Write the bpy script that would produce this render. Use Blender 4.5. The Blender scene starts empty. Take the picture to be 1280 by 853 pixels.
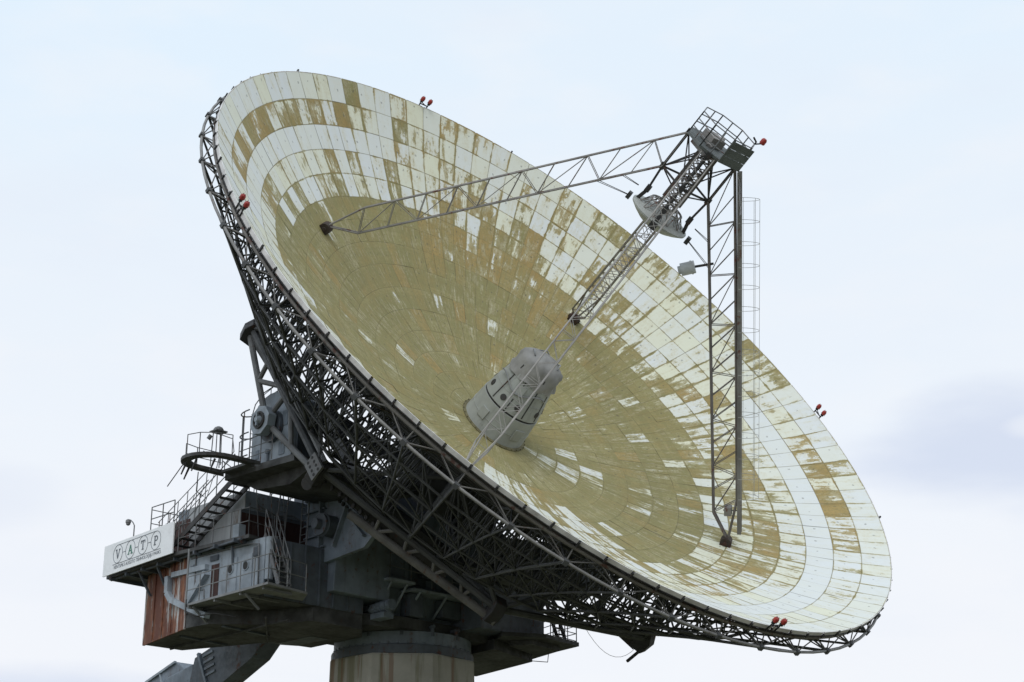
import bpy, bmesh, math, random
from mathutils import Vector, Matrix, noise as mnoise
rad = math.radians
random.seed(7)
S = bpy.context.scene
COL = S.collection

# ------------------------------------------------------------------ camera
cam_d = bpy.data.cameras.new("camera")
cam = bpy.data.objects.new("camera", cam_d)
COL.objects.link(cam)
R_, D_, F_ = (Vector(v) for v in ((-0.71429181, 0.69984799, 0.0),
                                  (-0.24280222, -0.24781329, -0.93788893),
                                  (-0.65637969, -0.66992639, 0.34693565)))
cam.matrix_world = Matrix(((R_.x, -D_.x, -F_.x, 47.67846),
                           (R_.y, -D_.y, -F_.y, 55.04830),
                           (R_.z, -D_.z, -F_.z, 1.6), (0, 0, 0, 1)))
cam_d.sensor_width = 36
cam_d.lens = 62.67
cam_d.clip_end = 6000
S.camera = cam

# ------------------------------------------------------------------ world
W = bpy.data.worlds.new("World")
S.world = W
W.use_nodes = True
nt = W.node_tree
nt.nodes.clear()
def N(tree, t, **kw):
    n = tree.nodes.new(t)
    for k, v in kw.items():
        if k.startswith('_'):
            n.inputs[int(k[1:])].default_value = v
        else:
            setattr(n, k, v)
    return n
def math_(tree, op, a, b=None, c=None, clamp=False):
    n = tree.nodes.new('ShaderNodeMath'); n.operation = op; n.use_clamp = clamp
    for i, v in enumerate((a, b, c)):
        if v is None: continue
        if isinstance(v, (int, float)): n.inputs[i].default_value = v
        else: tree.links.new(v, n.inputs[i])
    return n.outputs[0]
def mix_(tree, f, a, b, blend='MIX'):
    n = tree.nodes.new('ShaderNodeMix'); n.data_type = 'RGBA'; n.blend_type = blend
    for i, v in ((0, f), (6, a), (7, b)):
        if isinstance(v, (int, float)): n.inputs[i].default_value = v
        elif isinstance(v, tuple): n.inputs[i].default_value = v if len(v) == 4 else v + (1,)
        else: tree.links.new(v, n.inputs[i])
    return n.outputs[2]
def maprange(tree, v, a, b, c=0.0, d=1.0, smooth=True):
    n = tree.nodes.new('ShaderNodeMapRange')
    n.interpolation_type = 'SMOOTHSTEP' if smooth else 'LINEAR'
    tree.links.new(v, n.inputs[0])
    for i, x in enumerate((a, b, c, d)): n.inputs[i + 1].default_value = x
    return n.outputs[0]

SUN_DIR = Vector((0.50, 0.45, 0.74)).normalized()
elev = math.asin(SUN_DIR.z)
sky = N(nt, 'ShaderNodeTexSky', sky_type='NISHITA', sun_disc=False)
sky.sun_elevation = elev
sky.sun_rotation = math.atan2(SUN_DIR.x, SUN_DIR.y)
bg_sky = N(nt, 'ShaderNodeBackground'); bg_sky.inputs[1].default_value = 0.10
nt.links.new(sky.outputs[0], bg_sky.inputs[0])
tc = N(nt, 'ShaderNodeTexCoord')
GEN = tc.outputs['Generated']
def wnoise(scale, detail, sx, sy, sz, off=0.0):
    mp = N(nt, 'ShaderNodeMapping'); mp.inputs[3].default_value = (sx, sy, sz); mp.inputs[1].default_value = (off, off * .7, off * .3)
    nt.links.new(GEN, mp.inputs[0])
    n = N(nt, 'ShaderNodeTexNoise'); n.inputs['Scale'].default_value = scale; n.inputs['Detail'].default_value = detail
    n.inputs['Roughness'].default_value = .5
    nt.links.new(mp.outputs[0], n.inputs[0]); return n.outputs[0]
def wblob(d, rh, rv, warp):
    # a soft elongated cloud bank round a direction of the sky
    d = Vector(d).normalized(); h = Vector((-d.y, d.x, 0)).normalized(); v = d.cross(h)
    def dot(vec):
        n = N(nt, 'ShaderNodeVectorMath', operation='DOT_PRODUCT'); n.inputs[1].default_value = vec
        nt.links.new(GEN, n.inputs[0]); return n.outputs['Value']
    a = math_(nt, 'DIVIDE', dot(h), rh); b = math_(nt, 'DIVIDE', dot(v), rv)
    q = math_(nt, 'ADD', math_(nt, 'MULTIPLY', a, a), math_(nt, 'MULTIPLY', b, b))
    q = math_(nt, 'ADD', q, math_(nt, 'MULTIPLY', math_(nt, 'SUBTRACT', warp, 0.5), 2.4))
    n = maprange(nt, q, 1.6, 0.0)
    front = math_(nt, 'GREATER_THAN', dot(d), 0.0)
    return math_(nt, 'MULTIPLY', n, front)
big = wnoise(2.2, 4, 1, 1, 3.0)
fine = wnoise(7, 5, 1, 1, 3.5, 3.1)
bank = wblob((-0.845, -0.470, 0.283), .085, .033, fine)
bank2 = wblob((-0.50, -0.86, 0.148), .10, .020, fine)
bank3 = wblob((-0.44, -0.86, 0.255), .05, .018, fine)
white_rag = wblob((-0.842, -0.452, 0.290), .020, .007, fine)
veil = maprange(nt, big, 0.35, 0.65)
sepz = N(nt, 'ShaderNodeSeparateXYZ'); nt.links.new(GEN, sepz.inputs[0])
hgt = maprange(nt, sepz.outputs[2], 0.14, 0.52)
cl = mix_(nt, hgt, (0.955, 0.97, 1.01), (0.81, 0.935, 1.05))
cl = mix_(nt, math_(nt, 'MULTIPLY', veil, .35), cl, (0.90, 0.93, 0.985))
puff = wnoise(14, 6, 1, 1, 2.6, 7.7)
cl = mix_(nt, math_(nt, 'MULTIPLY', maprange(nt, puff, .45, .75), .30), cl, (0.97, 0.975, 1.0))
cl = mix_(nt, math_(nt, 'MULTIPLY', maprange(nt, fine, .50, .25), .22), cl, (0.80, 0.86, 0.97))
bk = math_(nt, 'ADD', math_(nt, 'ADD', math_(nt, 'MULTIPLY', bank, .78), math_(nt, 'MULTIPLY', bank2, .75)), math_(nt, 'MULTIPLY', bank3, .28), clamp=True)
cl = mix_(nt, bk, cl, (0.665, 0.735, 0.895))
cl = mix_(nt, math_(nt, 'MULTIPLY', white_rag, .75), cl, (0.88, 0.92, 0.985))
bg_cl = N(nt, 'ShaderNodeBackground'); bg_cl.inputs[1].default_value = 1.0
nt.links.new(cl, bg_cl.inputs[0])
mx = N(nt, 'ShaderNodeMixShader'); mx.inputs[0].default_value = 0.93
nt.links.new(bg_sky.outputs[0], mx.inputs[1]); nt.links.new(bg_cl.outputs[0], mx.inputs[2])
wo = N(nt, 'ShaderNodeOutputWorld'); nt.links.new(mx.outputs[0], wo.inputs[0])

sun_d = bpy.data.lights.new("sun", 'SUN')
sun_d.energy = 1.15; sun_d.angle = rad(30); sun_d.color = (1.0, .965, .91)
sun = bpy.data.objects.new("sun", sun_d); COL.objects.link(sun)
sun.rotation_euler = SUN_DIR.to_track_quat('Z', 'Y').to_euler()
sun.location = (0, 0, 80)

S.view_settings.view_transform = 'Standard'
S.view_settings.look = 'None'
S.view_settings.exposure = 0.0
S.view_settings.gamma = 1.0

# ------------------------------------------------------------------ mesh helpers
class MB:
    """collects vertices and faces of one mesh"""
    def __init__(s): s.v = []; s.f = []; s.smooth = False; s.fattr = None
    def tube(s, p, q, r, n=6, r2=None, cap=True):
        p = Vector(p); q = Vector(q); d = q - p
        if d.length < 1e-6: return s
        d.normalize(); a = d.cross(Vector((0, 0, 1)))
        if a.length < .05: a = d.cross(Vector((0, 1, 0)))
        a.normalize(); b = d.cross(a); i0 = len(s.v); r2 = r if r2 is None else r2
        for k in range(n):
            t = 2 * math.pi * (k + .5) / n; w = a * math.cos(t) + b * math.sin(t)
            s.v += [p + w * r, q + w * r2]
        for k in range(n):
            j = (k + 1) % n
            s.f.append((i0 + 2 * k, i0 + 2 * j, i0 + 2 * j + 1, i0 + 2 * k + 1))
        if cap:
            s.f.append(tuple(i0 + 2 * k for k in range(n))[::-1]); s.f.append(tuple(i0 + 2 * k + 1 for k in range(n)))
        return s
    def path(s, pts, r, n=6, closed=False):
        pts = [Vector(p) for p in pts]; m = len(pts); i0 = len(s.v); prev = None
        for i, p in enumerate(pts):
            a = pts[(i - 1) % m] if (closed or i) else p; b = pts[(i + 1) % m] if (closed or i < m - 1) else p
            d = (b - a).normalized()
            if prev is None:
                u = d.cross(Vector((0, 0, 1)))
                if u.length < .05: u = d.cross(Vector((0, 1, 0)))
            else: u = prev - d * prev.dot(d)
            u.normalize(); prev = u; w = d.cross(u)
            for k in range(n):
                t = 2 * math.pi * (k + .5) / n
                s.v.append(p + (u * math.cos(t) + w * math.sin(t)) * r)
        for i in range(m if closed else m - 1):
            j = (i + 1) % m
            for k in range(n):
                l = (k + 1) % n
                s.f.append((i0 + i * n + k, i0 + i * n + l, i0 + j * n + l, i0 + j * n + k))
        if not closed:
            s.f.append(tuple(i0 + k for k in range(n))[::-1]); s.f.append(tuple(i0 + (m - 1) * n + k for k in range(n)))
        return s
    def bar(s, p, q, w, h, up=(0, 0, 1)):
        """rectangular bar from p to q, w across, h along up"""
        p = Vector(p); q = Vector(q); d = (q - p).normalized(); up = Vector(up)
        a = d.cross(up)
        if a.length < .05: a = d.cross(Vector((1, 0, 0)))
        a.normalize(); b = a.cross(d).normalized(); i0 = len(s.v)
        for e in (p, q):
            for x, y in ((-1, -1), (1, -1), (1, 1), (-1, 1)):
                s.v.append(e + a * (x * w / 2) + b * (y * h / 2))
        for f in ((0, 1, 2, 3), (7, 6, 5, 4), (0, 4, 5, 1), (1, 5, 6, 2), (2, 6, 7, 3), (3, 7, 4, 0)):
            s.f.append(tuple(i0 + k for k in f))
        return s
    def box(s, lo, hi):
        lo = Vector(lo); hi = Vector(hi); m = (lo + hi) / 2
        return s.bar((lo.x, m.y, m.z), (hi.x, m.y, m.z), abs(hi.y - lo.y), abs(hi.z - lo.z))
    def prism(s, poly, ax, lo, hi):
        """poly of 2-D points extruded along axis ax (0,1,2); lo/hi numbers or functions"""
        i0 = len(s.v); n = len(poly)
        def put(a, b, c):
            return {0: Vector((c, a, b)), 1: Vector((a, c, b)), 2: Vector((a, b, c))}[ax]
        for c in (lo, hi):
            for a, b in poly: s.v.append(put(a, b, c))
        area = sum(poly[i][0] * poly[(i + 1) % n][1] - poly[(i + 1) % n][0] * poly[i][1] for i in range(n))
        flip = (area < 0) != (ax == 1) != (hi < lo)
        F = [tuple(range(i0, i0 + n))[::-1], tuple(range(i0 + n, i0 + 2 * n))]
        F += [(i0 + i, i0 + (i + 1) % n, i0 + n + (i + 1) % n, i0 + n + i) for i in range(n)]
        s.f += [f[::-1] for f in F] if flip else F
        return s
    def lathe(s, prof, n, cap0=True, cap1=True, M=None, a0=0.0):
        i0 = len(s.v); m = len(prof)
        for r, z in prof:
            for k in range(n):
                t = a0 + 2 * math.pi * k / n
                p = Vector((r * math.cos(t), r * math.sin(t), z)); s.v.append(M @ p if M else p)
        for i in range(m - 1):
            for k in range(n):
                l = (k + 1) % n
                s.f.append((i0 + i * n + k, i0 + i * n + l, i0 + (i + 1) * n + l, i0 + (i + 1) * n + k))
        if cap0: s.f.append(tuple(i0 + k for k in range(n))[::-1])
        if cap1: s.f.append(tuple(i0 + (m - 1) * n + k for k in range(n)))
        return s
    def ring(s, c, u, w, R, r, n=24, m=6, a0=0, a1=360):
        c = Vector(c); u = Vector(u).normalized(); w = Vector(w).normalized()
        full = abs(a1 - a0) >= 360
        pts = [c + (u * math.cos(rad(a0 + (a1 - a0) * k / n)) + w * math.sin(rad(a0 + (a1 - a0) * k / n))) * R for k in range(n if full else n + 1)]
        return s.path(pts, r, m, closed=full)
    def build(s, name, mat, parent=None, smooth=None, bevel=0.0):
        me = bpy.data.meshes.new(name); me.from_pydata([tuple(v) for v in s.v], [], s.f); me.update()
        if isinstance(mat, (list, tuple)):
            for m in mat: me.materials.append(m)
        else: me.materials.append(mat)
        sm = s.smooth if smooth is None else smooth
        if sm: me.polygons.foreach_set('use_smooth', [True] * len(me.polygons))
        o = bpy.data.objects.new(name, me); COL.objects.link(o)
        if parent is not None: o.parent = parent
        if sm == 'auto':
            md = o.modifiers.new('es', 'EDGE_SPLIT'); md.split_angle = rad(35)
        if bevel:
            md = o.modifiers.new('bv', 'BEVEL'); md.width = bevel; md.segments = 2; md.limit_method = 'ANGLE'; md.angle_limit = rad(40)
        return o
def rail(mb, pts, h=1.0, rows=(0.5, 1.0), step=1.0, r=.022, closed=False, up=(0, 0, 1)):
    up = Vector(up); pts = [Vector(p) for p in pts]
    if closed: pts.append(pts[0])
    for a, b in zip(pts, pts[1:]):
        n = max(1, round((b - a).length / step))
        for k in range(n + 1):
            p = a.lerp(b, k / n); mb.tube(p, p + up * h, r, 5)
        for f in rows: mb.tube(a + up * h * f, b + up * h * f, r * .9, 5)
    return mb
def thing(name, label, cat, M=None, loc=None, group=None):
    o = bpy.data.objects.new(name, None); COL.objects.link(o); o.empty_display_size = .5
    if M is not None: o.matrix_world = M
    if loc is not None: o.location = loc
    o['label'] = label; o['category'] = cat
    if group: o['group'] = group
    return o
def tag(o, label, cat, group=None):
    o['label'] = label; o['category'] = cat
    if group: o['group'] = group
    return o

# ------------------------------------------------------------------ materials
def mat_new(name):
    m = bpy.data.materials.new(name); m.use_nodes = True; t = m.node_tree
    return m, t, t.nodes['Principled BSDF']
def obj_noise(t, scale, detail=4, sx=1, sy=1, sz=1, rough=.55, coord='Object', off=0):
    c = N(t, 'ShaderNodeTexCoord'); mp = N(t, 'ShaderNodeMapping'); mp.inputs[3].default_value = (sx, sy, sz)
    mp.inputs[1].default_value = (off, off * .6, off * .2)
    t.links.new(c.outputs[coord], mp.inputs[0])
    n = N(t, 'ShaderNodeTexNoise'); n.inputs['Scale'].default_value = scale; n.inputs['Detail'].default_value = detail; n.inputs['Roughness'].default_value = rough
    t.links.new(mp.outputs[0], n.inputs[0]); return n.outputs[0]
def metal(name, base, rust=0.15, streak=0.3, rough=.6, rustcol=(0.13, .045, .02), var=.25, metallic=0.0, sc=1.0):
    m, t, b = mat_new(name)
    n1 = obj_noise(t, 1.3 * sc, 5); n2 = obj_noise(t, 6 * sc, 5, off=4)
    st = obj_noise(t, 3.2 * sc, 4, 1, 1, .12, off=9)
    c = mix_(t, maprange(t, n1, .3, .7), tuple(x * (1 - var) for x in base), tuple(x * (1 + var * .6) for x in base))
    c = mix_(t, math_(t, 'MULTIPLY', maprange(t, st, .52, .72), streak), c, tuple(x * .45 + y * .25 for x, y in zip(base, rustcol)))
    rm = maprange(t, math_(t, 'ADD', math_(t, 'MULTIPLY', n2, .55), math_(t, 'MULTIPLY', st, .45)), .62 - rust * .22, .70 - rust * .22)
    c = mix_(t, math_(t, 'MULTIPLY', rm, min(1, rust * 3)), c, rustcol)
    t.links.new(c, b.inputs['Base Color'])
    r = maprange(t, n2, .3, .7, rough - .1, rough + .15); t.links.new(r, b.inputs['Roughness'])
    b.inputs['Metallic'].default_value = metallic
    b.inputs['Specular IOR Level'].default_value = .35
    bp = N(t, 'ShaderNodeBump'); bp.inputs['Strength'].default_value = .25; bp.inputs['Distance'].default_value = .02
    t.links.new(n2, bp.inputs['Height']); t.links.new(bp.outputs[0], b.inputs['Normal'])
    return m
def plain(name, col, rough=.6, metallic=0):
    m, t, b = mat_new(name)
    n = obj_noise(t, 7, 4)
    c = mix_(t, maprange(t, n, .3, .7), tuple(x * .85 for x in col), tuple(min(1, x * 1.1) for x in col))
    t.links.new(c, b.inputs['Base Color']); b.inputs['Roughness'].default_value = rough; b.inputs['Metallic'].default_value = metallic
    return m
M_truss = metal('truss_grey', (.088, .093, .098), .05, .2, .6)
M_truss_lt = metal('truss_light', (.155, .152, .148), .22, .35, .55, (.12, .06, .035))
M_chord = metal('chord_grey', (.24, .24, .238), .14, .25, .5)
M_rim = metal('rim_tube', (.20, .19, .18), .45, .3, .6, (.12, .065, .055), sc=.5)
M_band = metal('rim_band', (.70, .69, .69), .10, .3, .5, (.22, .15, .09))
M_back = metal('skin_back', (.04, .04, .04), .25, .3, .7)
M_steel_dk = metal('steel_dark', (.045, .045, .047), .2, .2, .6)
M_arm = metal('arm_grey', (.155, .16, .165), .12, .25, .55)
M_leg = metal('leg_grey', (.25, .24, .23), .35, .3, .55, (.13, .055, .04))
M_leg_lt = metal('leg_light', (.31, .30, .29), .12, .25, .5, (.2, .11, .07))
M_leg_red = metal('leg_oxide', (.165, .15, .145), .28, .3, .6, (.14, .045, .035))
M_foot = metal('foot_rust', (.05, .038, .033), .5, .2, .7, (.06, .028, .022))
M_hub = metal('hub_grey', (.32, .34, .33), .08, .30, .5, (.10, .09, .075), .12)
M_flange = metal('flange_olive', (.17, .155, .085), .1, .1, .7)
M_cloth = metal('cloth_grey', (.25, .25, .245), .0, .0, .9, var=.2)
M_sub = metal('subreflector_paint', (.36, .38, .365), .10, .35, .5, (.14, .13, .10), .12)
M_can = metal('canister_paint', (.50, .53, .55), .03, .15, .5)
M_grid = metal('panel_grey', (.115, .13, .13), .08, .2, .6)
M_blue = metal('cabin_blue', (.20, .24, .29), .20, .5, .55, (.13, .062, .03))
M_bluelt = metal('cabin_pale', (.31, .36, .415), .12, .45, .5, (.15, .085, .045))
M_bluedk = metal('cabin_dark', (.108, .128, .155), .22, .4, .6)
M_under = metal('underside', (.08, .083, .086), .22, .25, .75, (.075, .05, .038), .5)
M_white = metal('sign_white', (.85, .88, .92), .0, .16, .45, (.55, .55, .55), .04)
M_galv = metal('galvanised', (.22, .23, .24), .15, .2, .5)
M_rail = metal('rail_grey', (.16, .168, .178), .25, .2, .55)
M_cage = metal('cage_wire', (.42, .42, .40), .2, .2, .5, (.22, .12, .08))
M_red = plain('beacon_red', (.34, .035, .028), .45)
M_black = plain('black_rubber', (.02, .02, .02), .7)
M_ink = plain('sign_ink', (.13, .15, .18), .5)
M_green = plain('sign_green', (.05, .20, .15), .5)
M_lens = plain('lamp_lens', (.6, .6, .56), .2)
M_rope = plain('rope', (.30, .30, .31), .8)

def rust_wall(name, paint, rustc, amt, stripe):
    """painted plate with rust running down it in vertical strips"""
    m, t, b = mat_new(name)
    a = obj_noise(t, 2.6, 6, 1.0, 1.3, .10, .62, off=2); bq = obj_noise(t, 1.1, 4, 1, 1, .35, off=5); f = obj_noise(t, 16, 4, 1, 1, .25, off=7)
    mask = maprange(t, math_(t, 'ADD', math_(t, 'ADD', math_(t, 'MULTIPLY', a, .55), math_(t, 'MULTIPLY', bq, .30)), math_(t, 'MULTIPLY', f, .15)), amt - .035, amt + .035)
    rc = mix_(t, maprange(t, f, .38, .62), tuple(x * .35 for x in rustc), tuple(x * 1.25 for x in rustc))
    b2 = obj_noise(t, 5.5, 5, 1, 1, .06, .6, off=23)
    rc = mix_(t, maprange(t, b2, .46, .60), rc, (rustc[0] * 1.3, rustc[1] * 1.5, rustc[2] * 1.4))
    rc = mix_(t, math_(t, 'MULTIPLY', maprange(t, b2, .48, .36), .8), rc, tuple(x * .4 for x in rustc))
    rc = mix_(t, maprange(t, bq, .4, .6), rc, tuple(x * y for x, y in zip(rustc, (.6, .5, .5))))
    pc = mix_(t, maprange(t, a, .3, .6), paint, tuple(x * .72 for x in paint))
    c = mix_(t, mask, pc, rc)
    t.links.new(c, b.inputs['Base Color']); b.inputs['Roughness'].default_value = .75
    bp = N(t, 'ShaderNodeBump'); bp.inputs['Strength'].default_value = .35; bp.inputs['Distance'].default_value = .02
    t.links.new(f, bp.inputs['Height']); t.links.new(bp.outputs[0], b.inputs['Normal'])
    return m
M_rustbox = rust_wall('rusty_plate', (.50, .50, .50), (.20, .074, .040), .435, 1)
M_streak = rust_wall('streaked_plate', (.38, .40, .42), (.21, .13, .055), .60, 1)
M_brown = rust_wall('brown_plate', (.10, .075, .072), (.075, .035, .03), .48, 1)

def concrete():
    m, t, b = mat_new('concrete')
    n = obj_noise(t, .9, 6); f = obj_noise(t, 9, 5, off=3); st = obj_noise(t, 1.5, 5, 1, 1, .05, .6, off=8); st2 = obj_noise(t, 2.2, 4, 1, 1, .05, off=14)
    c = mix_(t, maprange(t, n, .3, .7), (.40, .39, .35), (.52, .51, .465))
    c = mix_(t, math_(t, 'MULTIPLY', maprange(t, st, .47, .57), .70), c, (.15, .145, .065))
    c = mix_(t, math_(t, 'MULTIPLY', maprange(t, st2, .575, .63), .6), c, (.22, .10, .05))
    c = mix_(t, math_(t, 'MULTIPLY', f, .25), c, (.22, .21, .19))
    t.links.new(c, b.inputs['Base Color']); b.inputs['Roughness'].default_value = .9
    bp = N(t, 'ShaderNodeBump'); bp.inputs['Strength'].default_value = .3; bp.inputs['Distance'].default_value = .02
    t.links.new(f, bp.inputs['Height']); t.links.new(bp.outputs[0], b.inputs['Normal'])
    return m
M_conc = concrete()

def panel_mat():
    """dish panel paint flaking off an olive primer; per-panel wear, tint and hue come with the mesh"""
    m, t, b = mat_new('dish_panel_paint')
    at = N(t, 'ShaderNodeAttribute', attribute_name='paint'); sep = N(t, 'ShaderNodeSeparateColor'); t.links.new(at.outputs['Color'], sep.inputs[0])
    wear, tint, hue = sep.outputs[0], sep.outputs[1], sep.outputs[2]
    uv = N(t, 'ShaderNodeUVMap', uv_map='panel'); su = N(t, 'ShaderNodeSeparateXYZ'); t.links.new(uv.outputs[0], su.inputs[0])
    uv2 = N(t, 'ShaderNodeUVMap', uv_map='size'); s2 = N(t, 'ShaderNodeSeparateXYZ'); t.links.new(uv2.outputs[0], s2.inputs[0])
    def edge(u, size):
        d = math_(t, 'MINIMUM', u, math_(t, 'SUBTRACT', 1.0, u)); return math_(t, 'MULTIPLY', d, size)
    eu = edge(su.outputs[0], s2.outputs[0]); ev = edge(su.outputs[1], s2.outputs[1])
    e = math_(t, 'MINIMUM', eu, ev)
    er = math_(t, 'MINIMUM', eu, math_(t, 'MULTIPLY', ev, 1.7))
    tc = N(t, 'ShaderNodeTexCoord'); sx = N(t, 'ShaderNodeSeparateXYZ'); t.links.new(tc.outputs['Object'], sx.inputs[0])
    r = math_(t, 'SQRT', math_(t, 'ADD', math_(t, 'MULTIPLY', sx.outputs[0], sx.outputs[0]), math_(t, 'MULTIPLY', sx.outputs[1], sx.outputs[1])))
    cx = math_(t, 'DIVIDE', sx.outputs[0], r); cy = math_(t, 'DIVIDE', sx.outputs[1], r)
    def polar(k, kr, detail, off, rough=.6):
        cm = N(t, 'ShaderNodeCombineXYZ')
        t.links.new(math_(t, 'MULTIPLY', cx, k), cm.inputs[0]); t.links.new(math_(t, 'MULTIPLY', cy, k), cm.inputs[1])
        t.links.new(math_(t, 'MULTIPLY_ADD', r, kr, off), cm.inputs[2])
        n = N(t, 'ShaderNodeTexNoise'); n.inputs['Scale'].default_value = 1; n.inputs['Detail'].default_value = detail; n.inputs['Roughness'].default_value = rough
        t.links.new(cm.outputs[0], n.inputs[0]); return n.outputs[0]
    streak = polar(42, .75, 6, 3.0, .65)
    streak2 = polar(95, 1.1, 4, 11.0, .6)
    blot = obj_noise(t, 1.5, 7, rough=.68); fine = obj_noise(t, 9, 5, rough=.7, off=3)
    big = obj_noise(t, .32, 4, off=6)
    f = math_(t, 'ADD', math_(t, 'ADD', math_(t, 'MULTIPLY', streak, .47), math_(t, 'MULTIPLY', streak2, .19)),
              math_(t, 'ADD', math_(t, 'MULTIPLY', blot, .23), math_(t, 'MULTIPLY', fine, .11)))
    # 0..1-ish spread
    f = maprange(t, f, .355, .645, 0, 1, smooth=False)
    alpha = at.outputs['Alpha']
    en = math_(t, 'ADD', er, math_(t, 'MULTIPLY', math_(t, 'SUBTRACT', blot, .5), .34))
    f = math_(t, 'ADD', f, math_(t, 'MULTIPLY', maprange(t, en, .10, -.03, 0, 1), math_(t, 'MULTIPLY_ADD', wear, .55, .24)))
    patch = obj_noise(t, .75, 5, rough=.62, off=17)
    wear2 = math_(t, 'ADD', wear, math_(t, 'MULTIPLY', math_(t, 'SUBTRACT', patch, .5), .85))
    thr = math_(t, 'SUBTRACT', 1.30, math_(t, 'MULTIPLY', wear2, 1.30))
    d = math_(t, 'SUBTRACT', f, thr)
    peel = maprange(t, d, -.012, .022)
    thin = maprange(t, d, -.42, .02)
    oliv = mix_(t, maprange(t, blot, .42, .58), (.33, .290, .115), (.43, .375, .165))
    oliv = mix_(t, math_(t, 'MULTIPLY', maprange(t, big, .42, .62), .55), oliv, (.33, .335, .165))
    oran = mix_(t, maprange(t, streak, .42, .58), (.47, .265, .062), (.66, .425, .14))
    hv = math_(t, 'ADD', hue, math_(t, 'MULTIPLY', math_(t, 'SUBTRACT', streak2, .5), 1.1))
    hv = math_(t, 'ADD', hv, math_(t, 'MULTIPLY', math_(t, 'SUBTRACT', patch, .53), 1.9), clamp=True)
    prim = oliv
    prim = mix_(t, alpha, mix_(t, .42, prim, (.20, .19, .09)), mix_(t, .38, prim, (.52, .49, .30)))
    prim = mix_(t, math_(t, 'MULTIPLY', maprange(t, fine, .5, .62), .25), prim, (.50, .44, .25))
    ringtone = polar(.6, 3.1, 2, 31.0, .5)
    prim = mix_(t, math_(t, 'MULTIPLY', maprange(t, ringtone, .45, .55), .62), prim, (.24, .25, .12))
    prim = mix_(t, 1.0, prim, (.885, .97, .85), 'MULTIPLY')
    prim = mix_(t, hv, prim, mix_(t, alpha, oran, mix_(t, .4, oran, (.36, .20, .06))))
    chips = polar(64, 1.5, 6, 21.0, .72)
    chipz = maprange(t, math_(t, 'ADD', chips, math_(t, 'MULTIPLY', math_(t, 'SUBTRACT', patch, .5), -.35)), .53, .60)
    prim = mix_(t, math_(t, 'MULTIPLY', chipz, .62), prim, (.66, .63, .47))
    film = polar(30, .9, 5, 41.0, .65)
    prim = mix_(t, math_(t, 'MULTIPLY', maprange(t, film, .52, .64), .18), prim, (.56, .52, .34))
    dirt = polar(55, .8, 5, 51.0, .65)
    prim = mix_(t, math_(t, 'MULTIPLY', maprange(t, dirt, .53, .66), .22), prim, (.22, .165, .065))
    prim = mix_(t, math_(t, 'MULTIPLY', maprange(t, fine, .3, .55), .35), (.24, .205, .095), prim)
    paint = mix_(t, tint, (.665, .705, .715), (.685, .70, .55))
    paint = mix_(t, math_(t, 'MULTIPLY', maprange(t, streak, .40, .70), .30), paint, (.66, .67, .58))
    paint = mix_(t, math_(t, 'MULTIPLY', math_(t, 'MULTIPLY', thin, maprange(t, fine, .25, .65)), .48), paint, (.55, .50, .31))
    paint = mix_(t, math_(t, 'MULTIPLY', maprange(t, dirt if False else blot, .45, .75), .22), paint, (.60, .59, .46))
    paint = mix_(t, math_(t, 'MULTIPLY', maprange(t, fine, .60, .72), .25), paint, (.34, .33, .27))
    resid = math_(t, 'MULTIPLY', maprange(t, d, .34, .0), maprange(t, math_(t, 'ADD', math_(t, 'MULTIPLY', fine, .5), math_(t, 'MULTIPLY', streak2, .5)), .44, .56))
    prim = mix_(t, math_(t, 'MULTIPLY', resid, .62), prim, (.58, .56, .42))
    c = mix_(t, peel, paint, prim)
    # seams between panels and the small adjuster screw marks
    seam = maprange(t, math_(t, 'ADD', e, math_(t, 'MULTIPLY', math_(t, 'SUBTRACT', fine, .5), .012)), .017, .006)
    c = mix_(t, math_(t, 'MULTIPLY', seam, math_(t, 'MULTIPLY_ADD', peel, -.55, .75)), c, (.20, .18, .115))
    du = math_(t, 'SUBTRACT', su.outputs[0], math_(t, 'MULTIPLY_ADD', alpha, .62, .18)); dv = math_(t, 'SUBTRACT', su.outputs[1], math_(t, 'MULTIPLY_ADD', tint, .45, .40))
    dd = math_(t, 'SQRT', math_(t, 'ADD', math_(t, 'MULTIPLY', du, du), math_(t, 'MULTIPLY', dv, dv)))
    spot = maprange(t, math_(t, 'ADD', dd, math_(t, 'MULTIPLY', math_(t, 'SUBTRACT', fine, .5), .30)), .045, .03)
    c = mix_(t, math_(t, 'MULTIPLY', spot, .5), c, (.09, .085, .075))
    t.links.new(c, b.inputs['Base Color'])
    t.links.new(maprange(t, peel, 0, 1, .48, .8), b.inputs['Roughness'])
    b.inputs['Specular IOR Level'].default_value = .3
    bp = N(t, 'ShaderNodeBump'); bp.inputs['Strength'].default_value = .5; bp.inputs['Distance'].default_value = .012
    h = math_(t, 'SUBTRACT', math_(t, 'MULTIPLY', fine, .3), math_(t, 'ADD', math_(t, 'MULTIPLY', peel, .35), seam))
    t.links.new(h, bp.inputs['Height']); t.links.new(bp.outputs[0], b.inputs['Normal'])
    return m
M_panel = panel_mat()

def ground_mat():
    m, t, b = mat_new('meadow')
    n = obj_noise(t, .05, 6); f = obj_noise(t, 1.2, 5, off=3)
    c = mix_(t, maprange(t, n, .35, .65), (.075, .085, .035), (.15, .14, .075))
    c = mix_(t, math_(t, 'MULTIPLY', f, .5), c, (.05, .045, .025))
    t.links.new(c, b.inputs['Base Color']); b.inputs['Roughness'].default_value = 1.0
    return m

# ------------------------------------------------------------------ ground
g = MB(); g.v = [Vector((-3000, -3000, 0)), Vector((3000, -3000, 0)), Vector((3000, 3000, 0)), Vector((-3000, 3000, 0))]; g.f = [(0, 1, 2, 3)]
o = g.build('ground', ground_mat()); o['kind'] = 'structure'

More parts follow.
